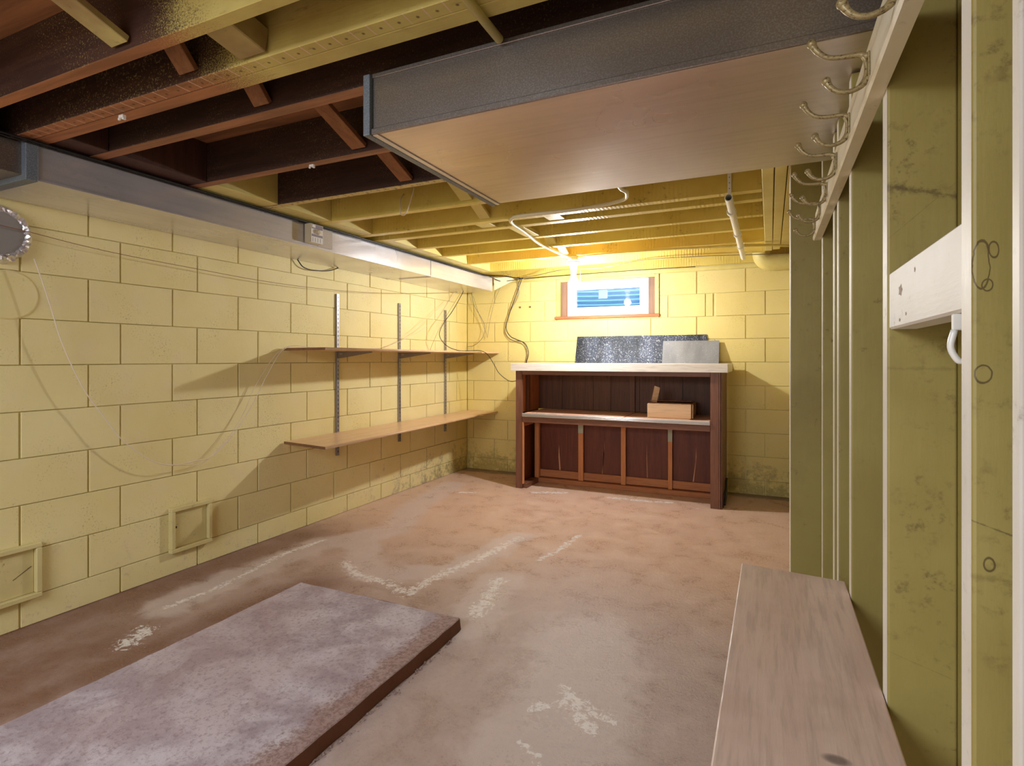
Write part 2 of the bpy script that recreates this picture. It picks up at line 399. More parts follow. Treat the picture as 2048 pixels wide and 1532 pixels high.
fl = link('floor', me, M['floor']); fl['kind'] = 'structure'

# ---- block walls: a painted mortar backing and every block as a part
def block_mesh(w, h, d=0.045):
    m = MB().box(-w/2, w/2, -d, 0, -h/2, h/2)
    return m.mesh('concrete_block', 0.0022, 2)
GAPV, GAPH, Z0, CS, BS = 0.0085, 0.0034, 0.127, 0.2032, 0.4064
full = block_mesh(BS-GAPV, CS-GAPH); full.materials.append(M['block'])
cut_cache = {}
def cut_mesh(w, h):
    k = (round(w, 3), round(h, 3))
    if k not in cut_cache: cut_cache[k] = block_mesh(*k); cut_cache[k].materials.append(M['block'])
    return cut_cache[k]
def place_block(parent, a0, a1, z0, z1, plane):
    w = a1-a0-GAPV; h = z1-z0-GAPH
    if w < 0.02 or h < 0.02: return
    me_ = full if (abs(w-(BS-GAPV)) < 1e-3 and abs(h-(CS-GAPH)) < 1e-3) else cut_mesh(w, h)
    o = link('concrete_block', me_, None, parent); out = random.uniform(-0.0012, 0.0015)
    ca, cz = (a0+a1)/2, (z0+z1)/2
    if plane == 'back': o.location = (ca, YB-out, cz); o.rotation_euler = (random.uniform(-.002, .002), 0, math.pi+random.uniform(-.002, .002))
    else: o.location = (XL+out, ca, cz); o.rotation_euler = (0, random.uniform(-.002, .002), -math.pi/2+random.uniform(-.002, .002))
courses = [(0.0, Z0)] + [(Z0+i*CS, Z0+(i+1)*CS) for i in range(9)]
wl = struct('wall_left', MB().box(XL-0.2, XL-0.009, YN, YB+0.2, -0.02, 2.19), M['mortar'])
for k, (za, zb) in enumerate(courses):
    off = 1.2803 if k % 2 == 0 else 1.544
    y = off-2*BS
    while y < YB:
        place_block(wl, max(y, 0.5), min(y+BS, YB-0.001), za, zb, 'left'); y += BS
WX0, WX1, WZ0, WZ1 = -1.936, -0.925, 1.585, 1.956
wb = MB()
wb.box(XL-0.2, WX0, YB+0.009, YB+0.20, -0.02, 2.19); wb.box(WX1, 0.5, YB+0.009, YB+0.20, -0.02, 2.19)
wb.box(WX0, WX1, YB+0.009, YB+0.20, -0.02, WZ0); wb.box(WX0, WX1, YB+0.009, YB+0.20, WZ1, 2.19)
wbk = struct('wall_back', wb, M['mortar'])
for k, (za, zb) in enumerate(courses):
    off = -0.596 if k % 2 == 1 else -0.034
    if k % 2 == 0: off = -0.034 if True else off
    x = off-8*BS
    cuts = []
    while x < 0.45:
        cuts.append((x, x+BS)); x += BS
    for a0, a1 in cuts:
        a0 = max(a0, XL+0.001); a1 = min(a1, 0.45)
        if a1-a0 < 0.03: continue
        segs = [(a0, a1, za, zb)]
        if zb > WZ0+0.001 and a1 > WX0 and a0 < WX1:
            segs = []
            if a0 < WX0: segs.append((a0, WX0, za, zb))
            if a1 > WX1: segs.append((WX1, a1, za, zb))
            if za < WZ0-0.02: segs.append((max(a0, WX0), min(a1, WX1), za, WZ0))
        for sg in segs:
            if k == 8 and sg[0] < -0.50 < sg[1] and sg[0] > WX1-0.02:   # the short closer piece beside the window
                place_block(wbk, sg[0], -0.521, sg[2], sg[3], 'back'); place_block(wbk, -0.519, -0.455, sg[2], sg[3], 'back'); continue
            place_block(wbk, *sg, 'back')
# sill plates on top of the block walls
sp = MB().box(XL, 0.45, YB-0.002, YB+0.15, 1.958, 1.992)
o = struct('trim_1', sp, M['ypaint_y'], 0.003)
sp = MB().box(XL-0.15, XL+0.002, YN, YB-0.003, 1.958, 1.992)
o = struct('trim_2', sp, M['ypaint_y'], 0.003)
# walls that close the room (behind the camera and along the right)
struct('wall_rear', MB().box(XL-0.2, 0.5, YN-0.1, YN, -0.02, 2.19), M['mortar'])
wr = struct('wall_right', MB().box(0.257, 0.27, YN, YB+0.006, 0, 2.185), M['stud'])

def m_stud_marks(name, rings_, lines_):
    m = Mat(name, 0.45, spec=0.4)
    n1 = m.noise(3, 4, 0.6); n2 = m.noise(60, 6, 0.7); n3 = m.noise(9, 5, 0.65); g = m.noise(60, 5, 0.6, m.vec((1, 1, 0.12)))
    c = m.mix(m.ramp(n1, 0.3, 0.7), srgb(168, 153, 90), srgb(154, 138, 77))
    c = m.mix(m.math('MULTIPLY', m.math('MULTIPLY', m.ramp(n2, 0.50, 0.66), m.ramp(n3, 0.42, 0.62)), 0.6), c, srgb(98, 76, 48))
    x = m.xyz(); tot = None
    wob = m.math('MULTIPLY', m.math('SUBTRACT', m.noise(45, 3), 0.5), 0.9)
    for (cx, cz, rx, rz, w) in rings_:
        d = m.math('SQRT', m.math('ADD', m.math('POWER', m.math('DIVIDE', m.math('SUBTRACT', x[0], cx), rx), 2.0), m.math('POWER', m.math('DIVIDE', m.math('SUBTRACT', x[2], cz), rz), 2.0)))
        k = m.ramp(m.math('ABSOLUTE', m.math('SUBTRACT', m.math('ADD', d, wob), 1.0)), w, w*0.4)
        tot = k if tot is None else m.math('MAXIMUM', tot, k)
    for (cz, slope, hw, amt) in lines_:
        zc = m.math('ADD', cz, m.math('MULTIPLY', m.math('SUBTRACT', x[0], 0.21), slope))
        d = m.math('ADD', m.math('ABSOLUTE', m.math('SUBTRACT', x[2], zc)), m.math('MULTIPLY', m.math('SUBTRACT', m.noise(70, 6, 0.75), 0.42), hw*4))
        k = m.math('MULTIPLY', m.ramp(d, hw*1.4, hw*0.2), amt); tot = k if tot is None else m.math('MAXIMUM', tot, k)
    m.color(m.mix(m.math('MULTIPLY', tot, 0.75), c, srgb(74, 54, 34))); m.bump(g, 0.0012, 0.5); return m.m
MS1 = m_stud_marks('knotty_yellow_stud', [(0.1835, 1.268, 0.0035, 0.0070, 0.20), (0.1790, 1.2365, 0.0040, 0.0055, 0.20), (0.1745, 1.255, 0.006, 0.022, 0.11), (0.1760, 1.156, 0.006, 0.008, 0.18), (0.180, 0.985, 0.004, 0.006, 0.25)], [(1.008, -0.35, 0.0012, 0.8), (0.972, 0.0, 0.004, 0.4)])
MS2 = m_stud_marks('scuffed_yellow_stud', [(0.2, 2.6, 0.01, 0.01, 0.2)], [(1.428, -0.30, 0.007, 0.8), (1.395, 0.9, 0.0010, 0.35), (0.70, -0.3, 0.001, 0.3), (1.155, 0.0, 0.004, 0.3)])
# ---- right wall: studs, post, blocking, jamb
def stud(y0, y1, x0=XR, x1=0.2565, z1=1.815, name='stud', label=None, mat=None):
    m = MB(); m.box(x0, x1, y0, y1, 0, z1)
    m.mi = [1 if (f == 2 or f == 0) else 0 for f in range(6)]
    # the edge facing the room carries the white paint
    m.mi = [1 if all(abs(m.v[i].x-x0) < 1e-6 for i in f) else 0 for f in m.f]
    return obj(name, m, [mat or M['stud'], M['studw']], wr, 0.003, 2, label=label)
for a, b in ((0.627, 0.661), (1.024, 1.066), (1.441, 1.484), (1.695, 1.738), (1.797, 1.842), (2.185, 2.225)):
    stud(a, b, z1=1.99 if (b < 1.2 or a > 2.1) else 1.815, mat=MS1 if a < 0.7 else (MS2 if a < 1.1 else None), label='knotty nearest stud' if a < 0.7 else None)
stud(2.585, 2.74, 0.080, 0.255, 1.995, 'post', 'wide painted post with a rounded white edge')
m = MB().box(0.170, 0.208, 0.662, 1.0235, 1.216, 1.304)
wk = m_paint('white_board_with_knots', srgb(240, 238, 234), srgb(228, 222, 212), 0.9, 1)
bo = obj('blocking', m, wk, wr, 0.003, 1, label='white painted blocking board between two studs')
for (y, z, ry, rz) in ((0.94, 1.268, 0.014, 0.009), (0.905, 1.232, 0.005, 0.003), (0.945, 1.226, 0.006, 0.003), (0.855, 1.285, 0.004, 0.004)):
    kk = MB(); kk.add([(0.1697, y+ry*math.cos(a*math.pi/5)*(1.0 if a % 2 else 0.6), z+rz*math.sin(a*math.pi/5)*(1.0 if a % 2 else 0.7)) for a in range(10)], [tuple(range(10))])
    obj('knot', kk, M['knot'], bo)
m = MB().box(XR, 0.32, 0.522, 0.5375, 0, 1.99); m.mi = [1 if all(abs(m.v[i].x-XR) < 1e-6 for i in f) else 0 for f in m.f]
o = link('door_jamb', m.mesh('door_jamb', 0.0015), [M['jamb'], M['studw']]); o.name = 'trim_3'; o['kind'] = 'structure'

for a in (3.04, 3.45, 3.86, 4.27, 4.68, 5.09): stud(a, a+0.04, z1=1.99)
# ---- ceiling: subfloor, joists, girder, blocking, bridging
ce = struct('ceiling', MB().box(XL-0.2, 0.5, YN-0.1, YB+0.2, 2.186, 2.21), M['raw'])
JX1 = -0.034
def joist(y0, y1, mat, z0=CZ, z1=2.186, x0=XL-0.1, label=None):
    return obj('joist', MB().box(x0, JX1, y0, y1, z0, z1), mat, ce, 0.002, 1, label=label)
J = {}
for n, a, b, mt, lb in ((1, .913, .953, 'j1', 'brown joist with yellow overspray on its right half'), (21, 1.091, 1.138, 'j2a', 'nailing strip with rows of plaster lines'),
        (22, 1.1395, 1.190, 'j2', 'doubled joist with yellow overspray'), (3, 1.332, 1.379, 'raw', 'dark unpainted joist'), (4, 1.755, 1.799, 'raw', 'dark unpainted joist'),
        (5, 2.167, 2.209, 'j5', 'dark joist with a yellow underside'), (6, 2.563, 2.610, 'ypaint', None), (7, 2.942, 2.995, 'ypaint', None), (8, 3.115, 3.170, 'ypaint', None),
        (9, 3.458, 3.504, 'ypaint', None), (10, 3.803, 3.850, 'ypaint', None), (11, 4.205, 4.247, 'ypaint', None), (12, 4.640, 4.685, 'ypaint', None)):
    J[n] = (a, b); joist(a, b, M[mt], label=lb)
obj('rim_joist', MB().box(XL, 0.45, 5.115, 5.153, 1.9985, 2.186), M['ypaint'], ce, 0.002)
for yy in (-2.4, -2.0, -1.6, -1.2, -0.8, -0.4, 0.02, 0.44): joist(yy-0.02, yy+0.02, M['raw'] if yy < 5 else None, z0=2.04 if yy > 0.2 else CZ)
for i, (x0, x1, y1) in enumerate(((-0.033, 0.017, 4.63), (0.021, 0.070, 4.60), (0.074, 0.15, 4.52))):
    obj('girder_board', MB().box(x0, x1, 0.0, y1, 1.9985+0.001*i, 2.186), M['ypaint_y'], ce, 0.003)
bays = [(J[22][1], J[3][0], 'raw_y'), (J[3][1], J[4][0], 'raw_y'), (J[4][1], J[5][0], 'ypaint_y'), (J[5][1], J[6][0], 'ypaint_y'), (J[6][1], J[7][0], 'ypaint_y'), (J[8][1], J[9][0], 'ypaint_y'), (J[9][1], J[10][0], 'ypaint_y'), (J[10][1], J[11][0], 'ypaint_y'), (J[11][1], J[12][0], 'ypaint_y')]
for a, b, mt in bays:
    obj('blocking', MB().box(-2.56, -2.412, a+0.001, b-0.001, CZ+0.002, 2.186), M[mt], ce, 0.002)
def brace(x, y0, z0, y1, z1, w, mat, t=0.02, label=None):
    m = MB(); m.bar((x, y0, z0), (x, y1, z1), w, t, up=(0, 0, 1)); return obj('bridging_brace', m, mat, ce, 0.002, label=label)
ov = m_paint('oversprayed_brace', srgb(190, 172, 108), srgb(140, 108, 74), 0.9, 1)
for x, ja, jb, mt in ((-1.59, None, 1, ov), (-1.57, 1, 21, M['orange']), (-1.545, 22, 3, M['orange']), (-1.50, 3, 4, M['orange']), (-1.57, 4, 5, M['orange']), (-1.47, 5, 6, M['ypaint_y']), (-1.56, 6, 7, M['ypaint_y']), (-1.46, 9, 10, M['ypaint_y']), (-1.50, 10, 11, M['ypaint_y'])):
    ya = J[ja][1] if ja else 0.44+0.02; yb = J[jb][0]
    brace(x, ya+0.003, 2.172, yb-0.006, 2.022, 0.07, mt)
    if ja in (4, 9): brace(x+0.085, ya+0.006, 2.022, yb-0.003, 2.172, 0.06, mt)
# the rough cut stub of timber hanging between the first two joists
m = MB(); m.bar((-1.30, 0.957, 2.062), (-1.30, 1.088, 2.040), 0.10, 0.07)
obj('blocking', m, ov, ce, 0.003, label='rough yellow stub of timber between two joists')
for x, a, b in ((-1.16, 7, 8), (-1.47, 8, 9), (-1.62, 7, 8)):
    obj('blocking', MB().box(x-0.05, x+0.05, J[a][1]+0.001, J[b][0]-0.001, CZ+0.004, CZ+0.03), M['ypaint_y'], ce, 0.002)

# ---- window
w1 = bpy.data.objects.new('window_1', None); COL.objects.link(w1); w1['kind'] = 'structure'; w1.location = (-1.43, YB, 1.575)
bare = m_wood('bare_window_wood', srgb(136, 104, 84), srgb(158, 124, 102), 2, 1).m
redw = m_wood('orange_sill_wood', srgb(170, 106, 66), srgb(190, 124, 82), 0, 1).m
vin = m_plain('white_vinyl', srgb(240, 242, 246), 0.3, var=0.03)
A_, B_ = -1.935, -0.928
for x0, x1 in ((A_, -1.893), (-0.965, B_)):
    obj('outer_casing', MB().box(x0, x1, YB-0.012, YB+0.15, 1.590, 1.955), M['ypaint_y'], w1, 0.002)
obj('outer_casing', MB().box(-1.893, -0.965, YB-0.012, YB+0.15, 1.930, 1.9565), M['ypaint_y'], w1, 0.002)
obj('side_board', MB().box(-1.891, -1.822, YB+0.004, YB+0.14, 1.590, 1.929), bare, w1, 0.002)
obj('side_board', MB().box(-1.024, -0.967, YB+0.004, YB+0.14, 1.590, 1.929), bare, w1, 0.002)
obj('window_sill', MB().box(-1.950, -0.922, YB-0.022, YB+0.14, 1.562, 1.589), redw, w1, 0.003)
def ring(x0, x1, z0, z1, y0, y1, t):
    m = MB(); m.box(x0, x1, y0, y1, z0, z0+t); m.box(x0, x1, y0, y1, z1-t, z1)
    m.box(x0, x0+t, y0, y1, z0+t, z1-t); m.box(x1-t, x1, y0, y1, z0+t, z1-t); return m
obj('window_frame', ring(-1.821, -1.025, 1.590, 1.928, YB+0.006, YB+0.07, 0.042), vin, w1, 0.002)
sash = obj('sash', ring(-1.777, -1.069, 1.634, 1.884, YB+0.016, YB+0.06, 0.040), vin, w1, 0.003)
lt = MB(); lt.box(-1.46, -1.40, YB+0.004, YB+0.016, 1.868, 1.876); lt.box(-1.44, -1.425, YB-0.004, YB+0.006, 1.866, 1.880)
obj('latch', lt, vin, sash, 0.001)
gm = bpy.data.materials.new('window_glass'); gm.use_nodes = True; gb = gm.node_tree.nodes['Principled BSDF']
gb.inputs['Transmission Weight'].default_value = 1.0; gb.inputs['Roughness'].default_value = 0.02; gb.inputs['IOR'].default_value = 1.5
gb.inputs['Base Color'].default_value = (0.95, 0.97, 1, 1)
obj('glass_pane', MB().box(-1.738, -1.108, YB+0.040, YB+0.046, 1.672, 1.846), gm, sash)
stk = m_plain('faded_sticker', srgb(126, 150, 184), 0.5)
obj('sticker', MB().box(-1.515, -1.425, YB+0.0385, YB+0.0398, 1.755, 1.838), stk, sash)
# window well outside: ribbed pale sheet with open sky above
well = MB(); n = 60; H = 18
prof = []
for i in range(n+1):
    t = i/n; x = -2.35+1.9*t; y = YB+0.20+0.45*math.sin(math.pi*t)**0.6
    prof.append((x, y))
vsw = []; fsw = []
for k in range(H*4+1):
    z = 1.15+0.86*k/(H*4); rib = 0.018*math.cos(2*math.pi*k/4)
    for (x, y) in prof: vsw.append((x, y+rib+0.02, z))
for k in range(H*4):
    for i in range(n): a = k*(n+1)+i; fsw.append((a, a+1, a+n+2, a+n+1))
well.add(vsw, fsw)
wm = m_plain('blue_white_ribbed_sheet', srgb(170, 205, 240), 0.45, 0.0)
o = obj('window_well', well, wm, None, smooth=True); tag(o, 'ribbed blue-lit window well wall seen outside the small window', 'window well')
o = struct('ground', MB().box(-2.9, 0.3, YB+0.2, YB+1.4, 1.10, 1.15), M['mortar'])

# ================================================================== DUCTS
def sheet_box(m, x0, x1, y0, y1, z0, z1): return m.box(x0, x1, y0, y1, z0, z1)
t = thing('metal_duct', (-0.45, 1.28, 1.819), 'wide galvanised duct hanging under the joists across the room', 'duct')
obj('duct_body', MB().box(-1.045, 0.255, 1.280, 2.060, 1.819, 1.988), M['galv_x'], t, 0.003, 2)
m = MB().box(-1.045, 0.255, 1.2765, 1.2800, 1.8185, 1.9925)
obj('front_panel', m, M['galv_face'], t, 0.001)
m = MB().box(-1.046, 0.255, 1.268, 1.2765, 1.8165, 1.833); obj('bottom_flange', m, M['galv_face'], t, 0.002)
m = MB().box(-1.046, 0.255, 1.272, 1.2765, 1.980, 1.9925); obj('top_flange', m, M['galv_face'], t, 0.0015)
m = MB().box(-1.070, -1.046, 1.262, 2.075, 1.8135, 1.9895)
obj('end_cleat', m, M['cleat'], t, 0.003, 2, label='blue-grey folded end cleat')
m = MB().box(-1.046, -1.028, 1.276, 2.068, 1.8155, 1.8185); obj('edge_strip', m, M['galv'], t, 0.001)

DX = -2.54
t = thing('metal_duct', (-2.75, 3.0, 1.849), 'long narrow galvanised duct running along the top of the left block wall', 'duct')
obj('duct_body', MB().box(XL+0.003, DX, 1.150, 3.828, 1.849, 1.994), M['galv'], t, 0.003, 2)
obj('duct_body', MB().box(XL+0.003, DX, 3.834, 4.935, 1.849, 1.994), M['galv'], t, 0.003, 2, label='far duct section beyond the seam')
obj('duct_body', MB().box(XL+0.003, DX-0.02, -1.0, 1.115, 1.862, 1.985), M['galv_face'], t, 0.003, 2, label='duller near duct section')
obj('collar', MB().box(XL+0.003, DX+0.010, 1.112, 1.152, 1.842, 1.9955), M['cleat'], t, 0.003, 2, label='blue-grey joining collar')
obj('bottom_flange', MB().box(DX, DX+0.005, 1.153, 3.828, 1.847, 1.856), M['galv'], t, 0.001)
obj('top_flange', MB().box(DX, DX+0.005, 1.153, 4.93, 1.984, 1.994), M['galv'], t, 0.001)
obj('seam_cleat', MB().box(XL+0.10, DX+0.006, 3.824, 3.838, 1.842, 1.9955), M['galv'], t, 0.002)
# limit control box and paper notice on the duct
t2 = thing('control_box', (DX+0.03, 2.52, 1.862), 'small beige switch box with a round dial on the left duct', 'switch box')
cb = m_plain('beige_enamel', srgb(206, 190, 158), 0.4); cw = m_plain('white_face_plate', srgb(232, 228, 222), 0.35, var=.03); cg = m_plain('grey_print', srgb(140, 126, 138), 0.5)
obj('casing', MB().box(DX+0.006, DX+0.052, 2.470, 2.572, 1.866, 1.9805), cb, t2, 0.003, 2)
fp = obj('face_plate', MB().box(DX+0.052, DX+0.0545, 2.474, 2.570, 1.869, 1.9785), cw, t2, 0.001)
obj('label_panel', MB().box(DX+0.0545, DX+0.0552, 2.478, 2.566, 1.950, 1.9765), cg, t2)
obj('label_panel', MB().box(DX+0.0545, DX+0.0552, 2.478, 2.566, 1.904, 1.918), cg, t2)
k = MB(); k.box(DX+0.0552, DX+0.0556, 2.482, 2.508, 1.957, 1.974); obj('label_square', k, cw, t2)
for i in range(4): obj('rating_line', MB().box(DX+0.0545, DX+0.0550, 2.486+i*0.020, 2.489+i*0.020, 1.873, 1.898), cg, t2)
kn = MB().lathe([(0.014, 0.0), (0.014, 0.012), (0.011, 0.016)], (DX+0.0545, 2.524, 1.933), 'x', 24); obj('dial', kn, cb, t2, smooth=False)
pn = MB().box(DX+0.0052, DX+0.0058, 2.580, 2.700, 1.864, 1.981)
paper = Mat('old_paper_notice', 0.7); x = paper.xyz()
u = paper.math('FRACT', paper.math('MULTIPLY', x[2], 150.0)); wv = paper.math('GREATER_THAN', u, 0.62)
wd = paper.math('GREATER_THAN', paper.noise(220, 1, 0.5, paper.vec((0.1, 1, 0.45))), 0.45)
paper.color(paper.mix(paper.math('MULTIPLY', paper.math('MULTIPLY', wv, wd), 0.45), srgb(200, 188, 174), srgb(112, 96, 88)))
o = obj('paper_notice', pn, paper.m); tag(o, 'old printed paper notice stuck to the duct beside the switch box', 'notice')

# painted curved elbow in the far right top corner
pts = smooth_path([(-0.055, 5.00, 2.10), (-0.06, 5.00, 2.03), (-0.03, 5.00, 1.985), (0.03, 5.00, 1.967), (0.12, 5.00, 1.967), (0.25, 5.00, 1.967)], 6)
o = obj('pipe_elbow', MB().tube(pts, 0.072, 20), M['ypaint_y'], smooth=True); tag(o, 'fat yellow painted pipe elbow at the far right ceiling corner', 'pipe')

# ================================================================== LIGHT FIXTURE
t = thing('light_fixture', (BULB.x, BULB.y, 1.90), 'bare glowing bulb in a white socket under the ceiling box', 'light')
m = MB().lathe([(0.052, 0.0), (0.056, 0.006), (0.056, 0.034), (0.052, 0.038)], (BULB.x, BULB.y-0.012, 1.9605), 'z', 8)
obj('junction_box', m, M['conduit'], t)
m = MB().lathe([(0.045, 0.104), (0.050, 0.100), (0.050, 0.090), (0.032, 0.076), (0.023, 0.030), (0.020, -0.014)], (BULB.x, BULB.y, 1.8560), 'z', 28)
sock = obj('socket', m, M['pvc'], t, smooth=True)
m = MB().lathe([(0.0125, 0.050), (0.018, 0.032), (0.030, 0.016), (0.036, 0.0), (0.034, -0.014), (0.024, -0.028), (0.010, -0.035), (0.001, -0.036)], BULB+Vector((0, 0, -0.012)), 'z', 28)
obj('bulb', m, m_emit('glowing_bulb', (0.95, 0.97, 1.0, 1), BULB_EMIT), t, smooth=True)
m = MB().tube([(BULB.x+0.035, BULB.y, 1.945), (BULB.x+0.055, BULB.y-0.004, 1.925), (BULB.x+0.058, BULB.y-0.004, 1.86), (BULB.x+0.056, BULB.y-0.004, 1.80)], 0.0013, 5)
obj('pull_chain', m, M['steel'], t)
# conduits
pts = smooth_path([(-0.625, 2.35, 1.985), (-0.645, 2.571, 1.982), (-0.634, 2.66, 1.980), (-0.695, 2.769, 1.977), (-0.958, 2.836, 1.977), (-1.27, 2.832, 1.977), (-1.355, 2.875, 1.977), (-1.395, 2.963, 1.977), (-1.42, 3.2, 1.978), (-1.472, 3.605, 1.978), (-1.462, 4.16, 1.980), (-1.455, 4.215, 1.980)], 6)
o = obj('conduit', MB().tube(pts, 0.0105, 10), M['conduit'], smooth=True); tag(o, 'bent white conduit running from the wide duct to the ceiling bulb', 'conduit')
pts = smooth_path([(-1.40, 4.235, 1.984), (-1.33, 4.20, 1.986), (-1.25, 4.19, 1.9885), (-0.75, 4.19, 1.9885), (-0.128, 4.26, 1.9815), (0.119, 4.39, 1.9815), (0.2, 4.43, 1.9815)], 5)
o = obj('conduit', MB().tube(pts, 0.0095, 10), M['ypaint_y'], smooth=True); tag(o, 'thin yellow painted conduit running right from the bulb along a joist', 'conduit')
o = obj('conduit', MB().tube([(-0.615, 0.3, 1.985), (-0.622, 0.9, 1.985), (-0.628, 1.258, 1.985)], 0.0115, 14), M['ypaint_y'], smooth=True); tag(o, 'yellow overpainted conduit going over the front of the wide duct', 'conduit')
# white pipe with couplings on a perforated strap
t = thing('drain_pipe', (-0.184, 2.85, 1.95), 'open-ended white plastic pipe with ring couplings under the yellow joists', 'pipe')
vv = MB(); R0, R1 = 0.0185, 0.0150
P = [(-0.180, 2.84), (-0.184, 4.57)]
ring_v = []
ys = [2.84, 4.57]
def pipe_open(m, x0, y0, z0, x1, y1, z1, ro, ri, n=20):
    prof = [(ro, y0, x0, z0), (ro, y1, x1, z1), (ri, y1, x1, z1), (ri, y0, x0, z0)]
    vs_ = []; fs_ = []
    for (r, y, x, z) in prof:
        for k_ in range(n):
            a = 2*math.pi*k_/n; vs_.append((x+r*math.cos(a), y, z+r*math.sin(a)))
    for i in range(4):
        j = (i+1) % 4
        for k_ in range(n): fs_.append((i*n+k_, i*n+(k_+1) % n, j*n+(k_+1) % n, j*n+k_))
    m.add(vs_, fs_); return m
obj('pipe', pipe_open(MB(), -0.181, 2.84, 1.950, -0.185, 4.57, 1.950, R0, R1), M['pvc'], t, smooth=False)
for y in (3.12, 3.69, 4.11): obj('coupling', pipe_open(MB(), -0.184, y-0.018, 1.950, -0.184, y+0.018, 1.950, 0.0240, R0+0.0003), M['pvc'], t)
for y in (2.935, 4.49):
    m = MB().box(-0.192, -0.174, y-0.0008, y+0.0008, 1.968, 2.105 if y < 3 else 2.16)
    obj('strap', m, M['pvc'], t)
    for i in range(4): obj('strap_hole', MB().lathe([(0.0024, 0.0), (0.0024, 0.0004)], (-0.183, y-0.0014, 1.992+i*0.028), 'y', 8), M['black'], t)

# ================================================================== WALL THINGS, LEFT
def access_panel(y0, y1, z0, z1, label):
    t = thing('access_panel', (XL+0.01, (y0+y1)/2, z0), label, 'panel', 'access panels low in the left wall')
    f = 0.022; m = MB()
    m.box(XL, XL+0.032, y0, y1, z0, z0+f); m.box(XL, XL+0.032, y0, y1, z1-f, z1)
    m.box(XL, XL+0.032, y0, y0+f, z0+f, z1-f); m.box(XL, XL+0.032, y1-f, y1, z0+f, z1-f)
    obj('panel_frame', m, pan, t, 0.003); obj('panel_door', MB().box(XL-0.002, XL+0.010, y0+f+0.001, y1-f-0.001, z0+f+0.001, z1-f-0.001), pan, t, 0.001)
    return t
pan = m_paint('yellow_painted_panel', srgb(222, 208, 150), srgb(206, 190, 132), 1.0, 1)
t = access_panel(1.925, 2.163, 0.117, 0.362, 'complete small square access panel low on the left wall')
obj('finger_hole', MB().lathe([(0.006, 0), (0.006, 0.0008)], (XL+0.0102, 1.962, 0.252), 'x', 12), M['black'], t)
t = access_panel(1.095, 1.347, 0.122, 0.362, 'access panel at the left edge, cut by the frame')
obj('scratch', MB().bar((XL+0.0105, 1.25, 0.222), (XL+0.0105, 1.315, 0.262), 0.003, 0.0008), M['black'], t)
# foil-edged plate over a round opening and a painted plug below it
cy, cz, R = 1.190, 1.697, 0.122
t = thing('vent_cover', (XL, cy, cz-R), 'round grey vent cover ringed with crumpled foil under the left duct', 'vent cover')
mt = MB(); rng = random.Random(3); nn = 72; vs_ = []; fs_ = []
rad = [0.088, 0.094, 0.102, 0.112, 0.121, 0.127]
for j, r in enumerate(rad):
    for k_ in range(nn):
        a = 2*math.pi*k_/nn; rr = r+rng.uniform(-0.004, 0.004)*(1 if j else 0.6)
        h = (0.034, 0.042, 0.045, 0.038, 0.024, 0.001)[j]+rng.uniform(-0.008, 0.008)*(1 if 0 < j < 5 else 0.0)
        vs_.append((XL+max(0.0005, h), cy+rr*math.cos(a), cz+rr*math.sin(a)))
for j in range(len(rad)-1):
    for k_ in range(nn): fs_.append((j*nn+k_, j*nn+(k_+1) % nn, (j+1)*nn+(k_+1) % nn, (j+1)*nn+k_))
mt.add(vs_, fs_); obj('foil_ring', mt, M['foil'], t)
obj('cover_plate', MB().lathe([(0.093, 0.0), (0.093, 0.036)], (XL, cy, cz), 'x', 48), m_plain('grey_tin_plate', srgb(176, 174, 176), 0.35, 0.6), t)
o = obj('wall_plug', MB().lathe([(0.106, 0.0), (0.106, 0.006), (0.100, 0.011)], (XL-0.002, 1.238, 1.444), 'x', 56), M['block']); tag(o, 'round yellow painted plug in the wall beneath the foil-ringed cover', 'plug')

# shelving: standards, brackets, boards
shw = m_wood('tan_shelf_board', srgb(216, 176, 134), srgb(226, 190, 150), 1, 0.8, rough=0.3, knots=False).m
shd = m_wood('brown_shelf_edge', srgb(120, 84, 58), srgb(140, 98, 68), 1, 0.8, knots=False).m
ST = (3.195, 3.953, 4.702)
names = ('nearest', 'middle', 'farthest')
for i, y in enumerate(ST):
    t = thing('shelf_standard', (XL, y, 0.448), '%s slotted steel upright of the three on the left wall' % names[i], 'shelf upright', 'shelf uprights on the left wall')
    m = MB(); m.box(XL, XL+0.016, y-0.0125, y-0.0105, 0.448, 1.656); m.box(XL, XL+0.016, y+0.0105, y+0.0125, 0.448, 1.656); m.box(XL+0.014, XL+0.016, y-0.0105, y+0.0105, 0.448, 1.656)
    obj('channel', m, M['steel'], t)
    sl = MB(); z = 0.47
    while z < 1.64: sl.box(XL+0.0158, XL+0.0163, y-0.003, y+0.003, z, z+0.016); z += 0.032
    so = obj('slots', sl, M['black'], t); so['kind'] = 'stuff'
ZT, ZB_ = 1.243, 0.622
